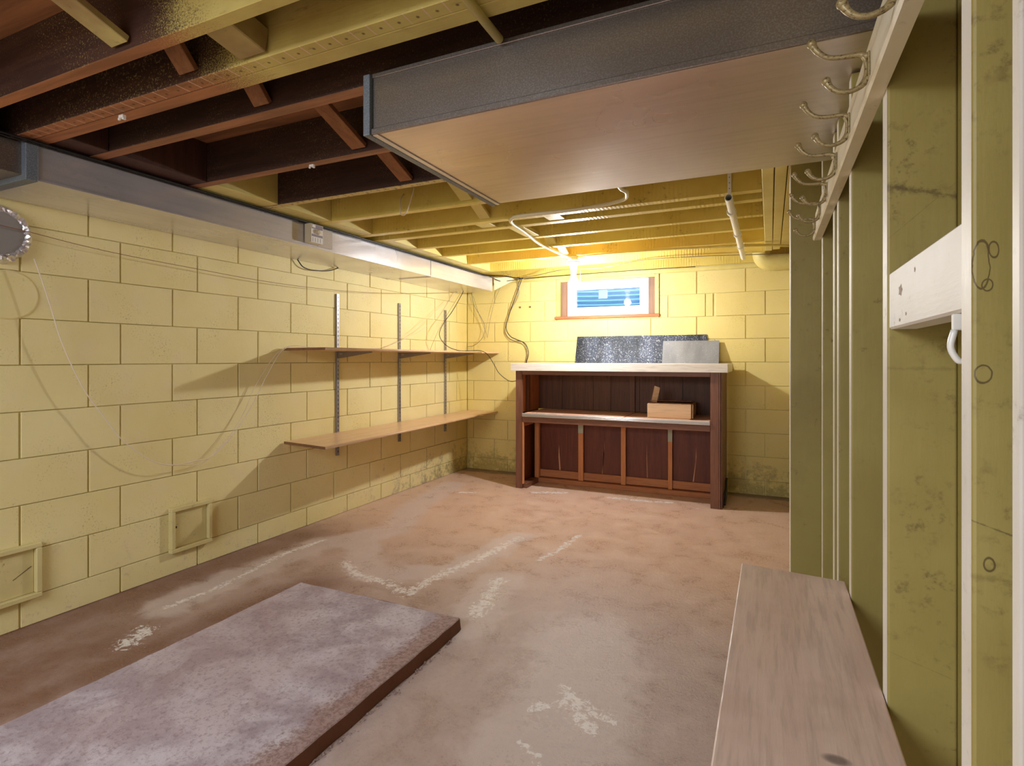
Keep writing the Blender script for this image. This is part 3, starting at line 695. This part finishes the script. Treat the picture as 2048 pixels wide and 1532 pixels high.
for i, y in enumerate(ST):
    for z, wh in ((ZT-0.0175, 'upper'), (ZB_-0.0175, 'lower')):
        t = thing('shelf_bracket', (XL+0.017, y, z-0.045), 'steel bracket under the %s shelf on the %s upright' % (wh, names[i]), 'bracket', 'shelf brackets on the left wall')
        m = MB(); x0 = XL+0.0166; x1 = XL+0.33; zt = z-0.0008
        for dy in (-0.006, 0.0045):
            m.add([(x0, y+dy, zt), (x1, y+dy, zt), (x1, y+dy, zt-0.008), (x0+0.03, y+dy, zt-0.048), (x0, y+dy, zt-0.05),
                   (x0, y+dy+0.0015, zt), (x1, y+dy+0.0015, zt), (x1, y+dy+0.0015, zt-0.008), (x0+0.03, y+dy+0.0015, zt-0.048), (x0, y+dy+0.0015, zt-0.05)],
                  [(0,1,2,3,4), (9,8,7,6,5), (0,5,6,1), (1,6,7,2), (2,7,8,3), (3,8,9,4), (4,9,5,0)])
        m.box(x0, x1, y-0.006, y+0.006, zt-0.0015, zt)
        obj('arm', m, M['steel'], t)
        obj('clip', MB().box(x0+0.02, x0+0.045, y-0.0075, y-0.0062, zt-0.024, zt-0.010), m_plain('bright_clip', srgb(190, 186, 186), .3, .6) if 'clipm' not in M else M['clipm'], t)
def shelf(z, y0r, y0f, x_f0, x_f1, label):
    t = thing('shelf', (-2.74, 3.9, z-0.017), label, 'shelf', 'long shelves on the left wall')
    xr = XL+0.0175
    def plank(ya_r, ya_f, yb, xfa, xfb, name, mt, th=0.017):
        m = MB(); m.add([(xr, ya_r, z-th), (xfa, ya_f, z-th), (xfb, yb, z-th), (xr, yb, z-th), (xr, ya_r, z), (xfa, ya_f, z), (xfb, yb, z), (xr, yb, z)],
              [(0,3,2,1), (4,5,6,7), (0,1,5,4), (1,2,6,5), (2,3,7,6), (3,0,4,7)])
        return obj(name, m, mt, t, 0.0012)
    plank(y0r, y0f, 4.775, x_f0, x_f1, 'board', shw)
    plank(4.777, 4.777, 5.146, x_f1+0.006, x_f1+0.012, 'board', shw, 0.0165)
    # rounded front nosing
    m = MB().tube([(x_f0+0.004, y0f+0.002, z-0.0088), (x_f1+0.004, 4.774, z-0.0088)], 0.0087, 10); obj('nosing', m, shw, t, smooth=True)
    m = MB(); m.bar((xr, y0r-0.0008, z-0.0088), (x_f0, y0f-0.0008, z-0.0088), 0.0016, 0.0168); obj('end_edge', m, shd, t, label='dark end of the board')
shelf(ZT, 2.69, 2.625, -2.522, -2.585, 'upper of the two long shelves, with wires lying on it')
shelf(ZB_, 2.69, 2.625, -2.522, -2.600, 'lower of the two long shelves, bare tan board')

# ================================================================== THE BAR
vn = 'maroon_stained_wood'
mar = m_wood(vn, srgb(112, 72, 54), srgb(134, 88, 66), 2, 1, 0.4, knots=False).m
marx = m_wood('maroon_stained_rail', srgb(112, 72, 54), srgb(134, 88, 66), 0, 1, 0.4, knots=False).m
dkp = m_wood('dark_red_panel', srgb(96, 44, 26), srgb(114, 56, 32), 2, 0.8, 0.45, knots=False).m
dkp2 = m_wood('dark_brown_board', srgb(94, 58, 38), srgb(116, 74, 48), 2, 0.8, 0.5).m
rawp = m_wood('raw_pine', srgb(204, 130, 78), srgb(216, 146, 92), 2, 1, 0.55).m
rawx = m_wood('raw_pine_rail', srgb(178, 112, 70), srgb(194, 128, 82), 0, 1, 0.55).m
lam = m_wood('whitewashed_laminate', srgb(232, 222, 210), srgb(240, 232, 224), 0, 0.8, 0.35, knots=False, bump=0.1).m
t = thing('bar_cabinet', (-1.22, 4.8, 0), 'open dark red wooden home bar with a middle shelf against the far wall', 'bar')
YF = 4.541
obj('stile', MB().box(-2.100, -2.036, YF, YF+0.02, 0.0, 1.0625), mar, t, 0.002)
obj('stile', MB().box(-0.423, -0.360, YF, YF+0.02, 0.0, 1.0625), mar, t, 0.002)
obj('side_panel', MB().box(-2.100, -2.088, YF+0.021, 5.05, 0.0, 1.0625), dkp2, t, 0.001)
obj('side_panel', MB().box(-0.360, -0.348, YF+0.0, 5.05, 0.0, 1.0625), mar, t, 0.001)
obj('side_panel', MB().box(-0.346, -0.336, YF+0.012, 5.05, 0.0, 1.0625), mar, t, 0.001)
obj('side_lining', MB().box(-2.0875, -2.072, YF+0.021, 5.03, 0.684, 1.060), m_wood('orange_side_lining', srgb(176, 104, 66), srgb(196, 124, 80), 2, 1, 0.5, knots=False).m, t, 0.001)
obj('side_post', MB().box(-2.071, -2.040, 4.70, 4.74, 0.684, 1.060), dkp2, t, 0.001)
obj('top_rail', MB().box(-2.0355, -0.4235, YF, YF+0.02, 1.028, 1.0625), marx, t, 0.002)
obj('middle_rail', MB().box(-2.0355, -0.4235, YF, YF+0.02, 0.600, 0.6465), marx, t, 0.002)
obj('middle_shelf', MB().box(-2.0355, -0.4235, YF+0.0, 5.03, 0.6475, 0.677), rawx, t, 0.001)
es = obj('shelf_edging', MB().box(-2.034, -0.425, YF-0.009, YF-0.0005, 0.650, 0.682), m_plain('ribbed_metal_edging', srgb(206, 200, 194), 0.3, 0.4), t, 0.002, label='pale metal edging strip')
rb = MB(); rb.tube([(-2.034, YF-0.0095, 0.660), (-0.425, YF-0.0095, 0.660)], 0.0018, 6); rb.tube([(-2.034, YF-0.0095, 0.671), (-0.425, YF-0.0095, 0.671)], 0.0018, 6)
obj('edging_rib', rb, M['steel'], es)
hb = m_wood('pinkish_hardboard', srgb(206, 162, 136), srgb(218, 176, 150), 0, 0.6, 0.5, knots=False).m
obj('shelf_liner', MB().box(-2.02, -1.118, YF+0.03, 5.02, 0.6775, 0.683), hb, t, 0.0008)
obj('shelf_liner', MB().box(-1.112, -0.43, YF+0.01, 5.02, 0.6775, 0.680), hb, t, 0.0008)
xs = [-2.0865, -1.83, -1.52, -1.35, -1.08, -0.90, -0.70, -0.43]
for a, b in zip(xs[:-1], xs[1:]):
    obj('back_board', MB().box(a+0.001, b-0.001, 5.031+random.uniform(0, 0.004), 5.045, 0.684, 1.060), dkp2, t, 0.001)
obj('back_stop', MB().box(-1.17, -1.12, 5.012, 5.030, 0.684, 1.060), dkp2, t, 0.002)
# lower frame
CL = [(-1.612, -1.565), (-1.212, -1.170), (-0.800, -0.765)]
xsl = [-2.04, -1.59, -1.19, -0.785, -0.425]
for a, b in zip(xsl[:-1], xsl[1:]): obj('lower_back_panel', MB().box(a+0.001, b-0.001, 4.901, 4.909, 0.02, 0.6465), dkp, t, 0.0008)
for i, (a, b) in enumerate(CL):
    c = obj('cleat', MB().box(a, b, 4.862, 4.8815, 0.045, 0.6465), rawp, t, 0.0015)
    if i != 1: obj('paint_patch', MB().box(a-0.0006, b+0.0006, 4.8612, 4.863, 0.485 if i == 0 else 0.455, 0.6465), m_plain('pale_green_paint', srgb(176, 178, 152), 0.5), c)
for a, b in zip(xsl[:-1], xsl[1:]): obj('lower_rail', MB().box(a+0.004, b-0.004, 4.883, 4.900, 0.050, 0.118), rawx, t, 0.0015)
obj('base_plate', MB().box(-2.03, -0.426, 4.845, 4.900, 0.0, 0.043), rawx, t, 0.003)
obj('corner_post', MB().box(-2.040, -1.998, 4.840, 4.880, 0.044, 0.6465), rawp, t, 0.0015)
obj('side_rail', MB().box(-2.075, -2.050, YF+0.022, 4.84, 0.555, 0.600), m_wood('raw_pine_side', srgb(184, 112, 70), srgb(200, 130, 84), 1).m, t, 0.0015)
obj('side_plate', MB().box(-2.086, -2.000, YF+0.022, 4.838, 0.0, 0.042), marx, t, 0.002)
obj('side_batten', MB().box(-2.0355, -2.022, YF+0.001, YF+0.02, 0.043, 0.600), rawp, t, 0.0015)
obj('lower_side_panel', MB().box(-2.0875, -2.077, YF+0.022, 4.84, 0.043, 0.6465), dkp, t, 0.0008)
# raw wood showing in splits of the lower panels
spm = m_plain('split_wood', srgb(206, 150, 108), 0.6)
for x0, zt, xt, w_ in ((-1.805, 0.36, -1.815, 0.014), (-1.395, 0.44, -1.375, 0.005), (-0.985, 0.42, -0.99, 0.004), (-0.595, 0.42, -0.572, 0.010)):
    m = MB(); y = 4.9005
    m.add([(x0-w_/2, y-0.001, 0.12), (x0+w_/2, y-0.001, 0.12), (xt+w_*0.3, y-0.001, zt*0.8), (xt, y-0.001, zt), (xt-w_*0.35, y-0.001, zt*0.7),
           (x0-w_/2, y, 0.12), (x0+w_/2, y, 0.12), (xt+w_*0.3, y, zt*0.8), (xt, y, zt), (xt-w_*0.35, y, zt*0.7)],
          [(0,1,2,3,4), (9,8,7,6,5), (0,5,6,1), (1,6,7,2), (2,7,8,3), (3,8,9,4), (4,9,5,0)])
    obj('split', m, spm, t)
vb = m_plain('black_vinyl', srgb(30, 30, 34), 0.3)
obj('vinyl_base_strip', MB().tube(smooth_path([(-0.325, 4.62, 0.02), (-0.318, 4.70, 0.08), (-0.322, 4.80, 0.13), (-0.330, 4.95, 0.16)], 4), 0.009, 6), vb, t, label='curling black base strip')
m = MB().box(-0.335, -0.330, 4.60, 5.0, 0.0, 0.10); obj('vinyl_base_strip', m, vb, t, label='black base strip')
m = MB().box(-2.107, -2.101, 4.58, 5.0, 0.0, 0.115); obj('vinyl_base_strip', m, vb, t, label='black base strip')
o = obj('countertop', MB().box(-2.137, -0.293, 4.512, 5.085, 1.0635, 1.131), lam, t, 0.002, 2, label='whitewashed countertop slab')
# leaning metal sheets
def dusty(name, c, amt, hi):
    m = Mat(name, 0.5, metal=0.25, spec=0.3)
    sp_ = m.ramp(m.noise(95, 4, 0.8), 0.56, 0.64); st = m.noise(6, 4, 0.6, m.vec((1, 1, 0.15)))
    d = m.math('MULTIPLY', sp_, m.ramp(st, 0.35, 0.6, 0.3, 1.0))
    m.color(m.mix(m.math('MULTIPLY', d, amt), m.mix(m.ramp(st, 0.35, 0.65), c, hi), srgb(225, 228, 230)))
    m.rough(m.ramp(m.noise(4, 3), 0.3, 0.7, 0.45, 0.6)); return m.m
def leaning(x0, x1, z1, yb, yt, mt, label):
    m = MB(); z0 = 1.1315; th = 0.0025
    m.add([(x0, yb, z0), (x1, yb, z0), (x1, yt, z1), (x0, yt, z1), (x0, yb+th, z0), (x1, yb+th, z0), (x1, yt+th, z1), (x0, yt+th, z1)],
          [(0,1,2,3), (7,6,5,4), (0,4,5,1), (1,5,6,2), (2,6,7,3), (3,7,4,0)])
    o = obj('metal_sheet', m, mt); return tag(o, label, 'metal sheet', 'metal sheets leaning on the far wall')
leaning(-1.716, -0.509, 1.388, 5.070, 5.147, dusty('dark_dusty_sheet', srgb(34, 38, 44), 0.9, srgb(66, 74, 90)), 'long dark dusty metal sheet leaning behind the shorter one on the bar')
leaning(-0.885, -0.402, 1.333, 5.054, 5.120, dusty('grey_sheet', srgb(126, 128, 130), 0.25, srgb(146, 148, 150)), 'shorter plain grey metal sheet at the right end of the bar top')
# cardboard box on the middle shelf
cbm = m_wood('brown_cardboard', srgb(226, 192, 156), srgb(206, 166, 128), 0, 0.5, 0.75, knots=False, bump=0.2).m
cbd = m_wood('darker_cardboard', srgb(160, 112, 78), srgb(142, 98, 68), 0, 0.5, 0.75, knots=False, bump=0.2).m
t = thing('cardboard_box', (-0.75, 4.75, 0.6805), 'battered brown cardboard box with one flap up on the bar shelf', 'box')
BX0, BX1, BY0, BY1, BZ0, BZ1 = -0.925, -0.575, 4.600, 4.93, 0.6855, 0.802
obj('carton', MB().box(BX0, BX1, BY0, BY1, BZ0, BZ1), cbm, t, 0.003)
obj('top_flap', MB().box(BX0+0.004, BX1-0.004, BY0+0.004, BY0+0.16, BZ1+0.0008, BZ1+0.0032), cbd, t)
m = MB(); m.bar((BX0+0.004, 4.80, BZ1+0.010), (BX1-0.01, 4.80, BZ1+0.014), 0.20, 0.003, up=(0, 0.05, 1)); obj('top_flap', m, cbd, t)
m = MB(); m.bar((BX0+0.032, 4.72, BZ1+0.001), (BX0+0.068, 4.68, BZ1+0.135), 0.05, 0.003, up=(0.2, 1, 0)); obj('raised_flap', m, cbm, t)
m = MB(); m.bar((BX1+0.012, BY0+0.015, 0.690), (BX1+0.014, BY0+0.02, 0.800), 0.05, 0.003, up=(1, 0, 0)); obj('torn_side_flap', m, cbm, t, 0.0008)
obj('base_flap', MB().box(-0.95, -0.585, 4.575, 4.62, 0.6808, 0.6838), cbm, t)

# ================================================================== RIGHT SIDE THINGS
# hook rail
prof = [(0.1675, 1.596), (0.1455, 1.596), (0.1415, 1.600), (0.1415, 1.609), (0.1460, 1.6135), (0.1460, 1.662), (0.1490, 1.668), (0.1490, 1.690), (0.1530, 1.697), (0.1580, 1.704), (0.1675, 1.704)]
t = thing('hook_rail', (0.155, 1.3, 1.596), 'long moulded white rail for coat hooks nailed across the studs', 'rail')
m = MB(); n_ = len(prof)
m.add([(x, 0.30, z) for x, z in prof]+[(x, 2.245, z) for x, z in prof], [(i, (i+1) % n_, n_+(i+1) % n_, n_+i) for i in range(n_)]+[tuple(range(n_)), tuple(reversed(range(n_, 2*n_)))])
obj('moulding', m, M['white'], t)
hk = Mat('paint_spattered_brass', 0.38, metal=0.3)
nz = hk.noise(220, 5, 0.7); hk.color(hk.mix(hk.ramp(nz, 0.48, 0.66), srgb(164, 146, 104), srgb(96, 76, 52))); hk.bump(nz, 0.0006, 0.5); hk = hk.m
ords = ['nearest', 'second', 'third', 'fourth', 'fifth', 'sixth', 'farthest']
proto = None
for i, y in enumerate((0.815, 1.034, 1.278, 1.509, 1.752, 1.966, 2.180)):
    lb = 'double coat hook, %s along the white rail' % (ords[i] if i in (0, 6) else ords[i]+' from the camera')
    if proto is None:
        X0 = 0.146
        t = thing('coat_hook', (X0, y, 1.612), lb, 'coat hook', 'double coat hooks on the white rail')
        obj('plate', MB().box(X0-0.0035, X0-0.0002, y-0.006, y+0.006, 1.612, 1.662), hk, t, 0.0015, 2)
        up = smooth_path([(X0-0.002, y, 1.655), (X0-0.016, y, 1.6605), (X0-0.040, y, 1.6615), (X0-0.060, y, 1.666), (X0-0.074, y, 1.678), (X0-0.0815, y, 1.691)], 5)
        nr = len(up); mu = MB().tube(up, [0.0056-0.0017*math.sin(math.pi*min(1, k_/nr*1.1)) for k_ in range(nr)], 10); mu.ball((X0-0.0825, y, 1.693), 0.0076, 8)
        obj('upper_arm', mu, hk, t, smooth=True)
        lo = smooth_path([(X0-0.002, y, 1.621), (X0-0.012, y, 1.609), (X0-0.028, y, 1.603), (X0-0.044, y, 1.6055), (X0-0.055, y, 1.6145), (X0-0.0605, y, 1.624)], 5)
        nr = len(lo); ml = MB().tube(lo, [0.0056-0.0016*math.sin(math.pi*min(1, k_/nr*1.1)) for k_ in range(nr)], 10); ml.ball((X0-0.0615, y, 1.626), 0.0072, 8)
        obj('lower_arm', ml, hk, t, smooth=True)
        wbp = smooth_path([(X0-0.020, y, 1.6605), (X0-0.009, y, 1.655), (X0-0.0048, y, 1.640), (X0-0.0065, y, 1.622), (X0-0.014, y, 1.609)], 4)
        obj('web', MB().tube(wbp, 0.0032, 8), hk, t, smooth=True)
        proto = t
    else:
        c = proto.copy(); COL.objects.link(c); c.location.y = y; c['label'] = lb
        c.rotation_euler = (random.uniform(-0.03, 0.03), 0, random.uniform(-0.05, 0.05))
        for ch in list(proto.children):
            d = ch.copy(); COL.objects.link(d); d.parent = c
# bench board
bw = m_wood('worn_pinkish_plank', srgb(216, 188, 174), srgb(226, 202, 188), 1, 0.7, 0.42, knots=False, bump=0.6)
base = bw.b.inputs['Base Color'].links[0].from_socket
x = bw.xyz()
kd = bw.math('ADD', bw.math('POWER', bw.math('DIVIDE', bw.math('SUBTRACT', x[0], 0.082), 0.020), 2.0), bw.math('POWER', bw.math('DIVIDE', bw.math('SUBTRACT', x[1], 0.852), 0.012), 2.0))
kn = bw.ramp(kd, 1.2, 0.1)
c = bw.mix(bw.math('MULTIPLY', kn, 0.75), base, srgb(92, 78, 80))
pt = bw.ramp(bw.noise(5, 4, 0.6), 0.5, 0.7)
c = bw.mix(bw.math('MULTIPLY', pt, 0.3), c, srgb(186, 154, 140)); bw.color(c); bw.rough(bw.ramp(bw.noise(12, 4), 0.3, 0.7, 0.30, 0.55))
t = thing('bench', (0.05, 0.9, 0.0), 'worn pinkish plank bench along the stud wall at the right', 'bench')
m = MB(); m.add([(-0.074, 0.28, 0.602), (0.1665, 0.28, 0.602), (0.1665, 1.545, 0.602), (-0.0675, 1.572, 0.602), (-0.074, 0.28, 0.630), (0.1665, 0.28, 0.630), (0.1665, 1.545, 0.630), (-0.0675, 1.572, 0.630)],
        [(0,3,2,1), (4,5,6,7), (0,1,5,4), (1,2,6,5), (2,3,7,6), (3,0,4,7)])
obj('plank', m, bw.m, t, 0.0025, 2)
for y in (0.45, 1.45):
    obj('leg', MB().box(0.02, 0.10, y-0.019, y+0.019, 0.0, 0.601), M['jamb'], t, 0.002)
# white plastic hanger loop below the blocking
t = thing('hanger_loop', (0.176, 0.689, 1.166), 'small white plastic loop hanging under the white blocking board', 'loop')
m = MB(); xx = 0.176; lp = smooth_path([(xx-0.006, 0.689, 1.199), (xx-0.009, 0.689, 1.182), (xx-0.004, 0.689, 1.170), (xx, 0.689, 1.1675), (xx+0.004, 0.689, 1.170), (xx+0.009, 0.689, 1.182), (xx+0.006, 0.689, 1.199)], 5)
obj('loop', m.tube(lp, 0.0032, 8), M['pvc'], t, smooth=True)
obj('tab', MB().box(xx-0.008, xx+0.008, 0.6865, 0.6915, 1.199, 1.2155), M['pvc'], t, 0.001)

# ================================================================== FLOOR THINGS
m = MB(); nS = 40; xa, xb, ya, yb2, zt = -2.135, -1.215, -0.25, 2.062, 0.052
rs = random.Random(11); ring_t = []; 
def edge(p, q, n): return [(p[0]+(q[0]-p[0])*i/n, p[1]+(q[1]-p[1])*i/n) for i in range(n)]
per = edge((xa, ya), (xb, ya), 6)+edge((xb, ya), (xb, yb2-0.02), nS)+edge((xb-0.005, yb2), (xa, yb2), 14)+edge((xa, yb2), (xa, ya), nS)
np_ = len(per); top = []; bot = []
for p in per:
    j = rs.uniform(-0.0018, 0.0018); top.append((p[0]+j, p[1]+j, zt+rs.uniform(-0.0015, 0.0015))); bot.append((p[0]+j*1.5+(0.006 if p[0] > -1.25 else 0), p[1]+j, 0.0003))
m.add(top+bot, [tuple(range(np_)), tuple(reversed(range(np_, 2*np_)))]+[(i, np_+i, np_+(i+1) % np_, (i+1) % np_) for i in range(np_)])
o = obj('concrete_pad', m, M['slab'], None, 0.003, 1); tag(o, 'low raised purplish concrete pad on the floor at the left', 'concrete pad')
m = MB(); rs = random.Random(5)
for i in range(150):
    y = rs.uniform(0.9, 2.0); x = xb+0.008+abs(rs.gauss(0, 0.010)); r = rs.uniform(0.0015, 0.007)*(1.0 if rs.random() < 0.5 else 0.5)
    vs_ = []
    for (dx, dy, dz) in ((1,0,0), (0,1,0), (-1,0,0), (0,-1,0), (0,0,1), (0,0,-0.5)):
        s_ = r*rs.uniform(0.7, 1.2); vs_.append((x+dx*s_, y+dy*s_, r*0.5+dz*s_))
    m.add(vs_, [(0,1,4), (1,2,4), (2,3,4), (3,0,4), (1,0,5), (2,1,5), (3,2,5), (0,3,5)])
o = obj('rubble', m, M['slab']); o['kind'] = 'stuff'; tag(o, 'crumbs of broken concrete along the right edge of the pad', 'rubble')

# ================================================================== CABLES AND WIRES
def wire(name, pts, r, mat, label, cat='cable', k=5, group=None):
    o = obj(name, MB().tube(smooth_path(pts, k), r, 6), M[mat], smooth=True); return tag(o, label, cat, group)
wire('wire', [(-2.9,1.10,1.732),(-2.9,1.188,1.724),(-2.9,1.307,1.714),(-2.9,1.478,1.696),(-2.9,1.697,1.682),(-2.9,2.067,1.670),(-2.9,2.446,1.660),(-2.9,2.876,1.665),(-2.9,3.388,1.690),(-2.9,4.041,1.75),(-2.9,4.856,1.848)], 0.0016, 'brown_wire', 'thin brown wire stretched along the wall below the left duct', 'wire')
wire('wire', [(-2.9,1.304,1.605),(-2.9,1.332,1.515),(-2.9,1.371,1.376),(-2.9,1.403,1.255),(-2.9,1.458,1.108),(-2.9,1.509,1.002),(-2.9,1.573,0.902),(-2.9,1.662,0.771),(-2.9,1.794,0.651),(-2.9,1.911,0.604),(-2.9,2.052,0.605),(-2.9,2.127,0.609),(-2.9,2.222,0.673),(-2.9,2.322,0.773),(-2.9,2.428,0.916),(-2.9,2.521,1.068),(-2.9,2.672,1.2464),(-2.87,2.9,1.2464)], 0.0027, 'beige_wire', 'pale twisted wire swagging down the left wall to the upper shelf', 'wire')
wire('wire', [(-2.915,1.92,0.598),(-2.92,2.081,0.579),(-2.92,2.173,0.629),(-2.92,2.277,0.723),(-2.92,2.373,0.858),(-2.92,2.452,1.007),(-2.915,2.617,1.212),(-2.91,2.75,1.2464)], 0.0019, 'beige_wire', 'second strand rising beside the pale wire to the upper shelf', 'wire')
wire('wire', [(-2.86,2.9,1.2464),(-2.86,3.177,1.2464),(-2.86,3.579,1.262),(-2.86,3.913,1.342),(-2.86,4.215,1.456),(-2.86,4.51,1.64),(-2.86,4.79,1.847)], 0.0014, 'beige_wire', 'thin beige wire rising from the upper shelf to the duct, nearer of a pair', 'wire', group='beige wires rising to the duct')
wire('wire', [(-2.9,3.40,1.2464),(-2.9,3.629,1.262),(-2.9,3.896,1.324),(-2.9,4.194,1.479),(-2.9,4.529,1.667),(-2.9,4.85,1.847)], 0.0014, 'beige_wire', 'thin beige wire rising from the upper shelf to the duct, closer to the wall', 'wire', group='beige wires rising to the duct')
wire('wire', [(-2.9,4.36,1.2464),(-2.9,4.39,1.301),(-2.9,4.529,1.474),(-2.9,4.711,1.657),(-2.9,4.916,1.847)], 0.0014, 'brown_wire', 'thin brown wire dropping steeply to the upper shelf near the far corner', 'wire')
wire('cable', [(-2.80,4.80,1.847),(-2.8,4.766,1.808),(-2.8,4.595,1.635),(-2.8,4.442,1.514),(-2.8,4.364,1.416),(-2.79,4.38,1.347),(-2.77,4.47,1.285),(-2.73,4.60,1.2505),(-2.66,4.72,1.251),(-2.58,4.75,1.2505),(-2.50,4.75,1.215),(-2.43,4.75,1.12),(-2.38,4.75,1.04),(-2.31,4.75,0.983),(-2.246,4.75,0.955),(-2.178,4.75,0.966),(-2.110,4.75,0.975)], 0.0032, 'black', 'black cable looping from the duct over the upper shelf to the bar', 'cable')
wire('cable', [(-2.30,5.12,1.995),(-2.309,5.12,1.96),(-2.365,5.12,1.824),(-2.444,5.12,1.622),(-2.478,5.12,1.494),(-2.433,5.12,1.406),(-2.348,5.12,1.364),(-2.264,5.12,1.327),(-2.225,5.12,1.235),(-2.247,5.12,1.139),(-2.25,5.12,1.08)], 0.0042, 'black', 'black cable hanging down the far wall with an s-bend to behind the bar top', 'cable')
wire('cable', [(-2.353,5.13,1.993),(-2.342,5.13,1.823),(-2.433,5.13,1.663),(-2.49,5.13,1.495),(-2.478,5.13,1.417),(-2.41,5.13,1.359),(-2.30,5.13,1.345),(-2.245,5.13,1.25),(-2.262,5.13,1.14)], 0.0030, 'grey_wire', 'thinner dark cable hanging beside the black s-bend cable', 'cable')
wire('wire', [(-2.519,5.12,1.961),(-2.606,5.12,1.784),(-2.664,5.12,1.577),(-2.694,5.12,1.4),(-2.705,5.12,1.43),(-2.735,5.12,1.5),(-2.813,5.12,1.687),(-2.867,5.12,1.838)], 0.0016, 'grey_wire', 'thin grey wire hanging in a sharp v in the far corner', 'wire')
wire('cable', [(-2.88,5.1,1.90),(-2.844,5.1,1.74),(-2.76,5.1,1.605),(-2.713,5.1,1.499),(-2.742,5.1,1.395),(-2.832,5.1,1.317),(-2.923,5.1,1.30)], 0.0026, 'grey_wire', 'dull loop of cable curling back to the corner above the upper shelf', 'cable')
for i, (dx, dz, r, lb) in enumerate(((0.013, 1.9900, 0.0055, 'thick black cable lying along the top edge of the left duct'), (0.026, 1.986, 0.0040, 'thin black cable nearest the room along the top of the left duct'), (0.012, 1.9805, 0.0034, 'thin black cable tucked against the joists above the left duct'))):
    e = [(-2.44, 4.95, 2.005), (-2.34, 5.0, 1.985), (-2.25, 5.04, 1.978)] if i != 1 else [(-2.48, 4.97, 1.955), (-2.40, 5.0, 1.955), (-2.25, 5.04, 1.975)]
    wire('cable', [(DX+dx, -0.9, dz), (DX+dx, 1.0, dz), (DX+dx, 2.0, dz), (DX+dx+0.003, 3.0, dz), (DX+dx, 4.0, dz), (DX+dx, 4.75, dz)]+e, r, 'black', lb, 'cable', 3)
kb = 4.60/5.05
def bk(x, z, k=kb): return (x*k, 5.05*k, CH+(z-CH)*k)
wire('cable', [(-2.26,5.03,1.983), (-2.05, 4.95, 1.985), (-1.72, 4.75, 1.985), bk(-1.459,2.028), bk(-1.036,2.075), bk(-0.598,2.071), bk(-0.238,2.056), (0.14,4.60,1.962), (0.24, 4.60, 1.962)], 0.0028, 'grey_wire', 'grey cable strung along the last joist past the bulb to the right wall', 'cable')
wire('cable', [(-2.26,5.09,1.978), (-1.95, 5.09, 1.985), (-1.45, 5.09, 1.989), (-1.036,5.09,1.99), (-0.6,5.09,1.988)], 0.0030, 'black', 'black cable along the top of the far block wall above the window', 'cable')
wire('wire_hook', [(-1.800,2.50,2.15),(-1.778,2.50,2.12),(-1.769,2.50,2.10),(-1.792,2.51,2.055),(-1.825,2.52,1.994),(-1.850,2.52,1.967),(-1.872,2.52,1.985),(-1.882,2.535,2.06),(-1.882,2.562,2.10)], 0.0028, 'beige_wire', 'bent wire hook hanging from a yellow joist left of the wide duct', 'wire hook')
wire('cable', [(-2.93,2.794,1.847),(-2.93,2.838,1.807),(-2.93,2.897,1.795),(-2.93,2.962,1.797),(-2.93,3.024,1.803),(-2.93,3.098,1.817),(-2.93,3.18,1.847)], 0.0040, 'black', 'short black cable sagging below the duct on the left wall', 'cable')
# pale corner flap beyond the duct end, tape scraps, clips
fm = m_plain('cream_card', srgb(236, 222, 176), 0.6)
m = MB(); m.add([(-2.535, 4.95, 1.99), (-2.37, 5.00, 1.992), (-2.33, 5.02, 1.965), (-2.535, 4.97, 1.865), (-2.535, 4.954, 1.99), (-2.37, 5.004, 1.992), (-2.33, 5.024, 1.965), (-2.535, 4.974, 1.865)],
        [(0,1,2,3), (7,6,5,4), (0,4,5,1), (1,5,6,2), (2,6,7,3), (3,7,4,0)])
o = obj('gusset', m, fm); tag(o, 'cream triangular gusset at the far end of the left duct', 'gusset')
for x, lb in ((-2.335, 'left of two small brown tape scraps on the far wall'), (-2.223, 'right of two small brown tape scraps on the far wall')):
    o = obj('tape_scrap', MB().box(x-0.012, x+0.012, YB-0.0035, YB-0.0022, 1.690, 1.708), m_plain('brown_tape', srgb(130, 104, 66), 0.6)); tag(o, lb, 'tape', 'tape scraps on the far wall')
for p, lb in (((-2.008, 1.150, 1.994), 'white plastic clip under the doubled joist at top left'), ((-1.782, 1.779, 1.996), 'white paint-daubed clip under a dark joist')):
    m = MB(); m.box(p[0]-0.012, p[0]+0.012, p[1]-0.006, p[1]+0.006, p[2]-0.004, p[2]+0.006); m.box(p[0]-0.012, p[0]-0.004, p[1]-0.008, p[1]-0.002, p[2]-0.012, p[2]-0.004); m.box(p[0]+0.004, p[0]+0.012, p[1]-0.004, p[1]+0.006, p[2]-0.010, p[2]-0.004)
    o = obj('cable_clip', m, M['pvc'], None, 0.001); tag(o, lb, 'clip')
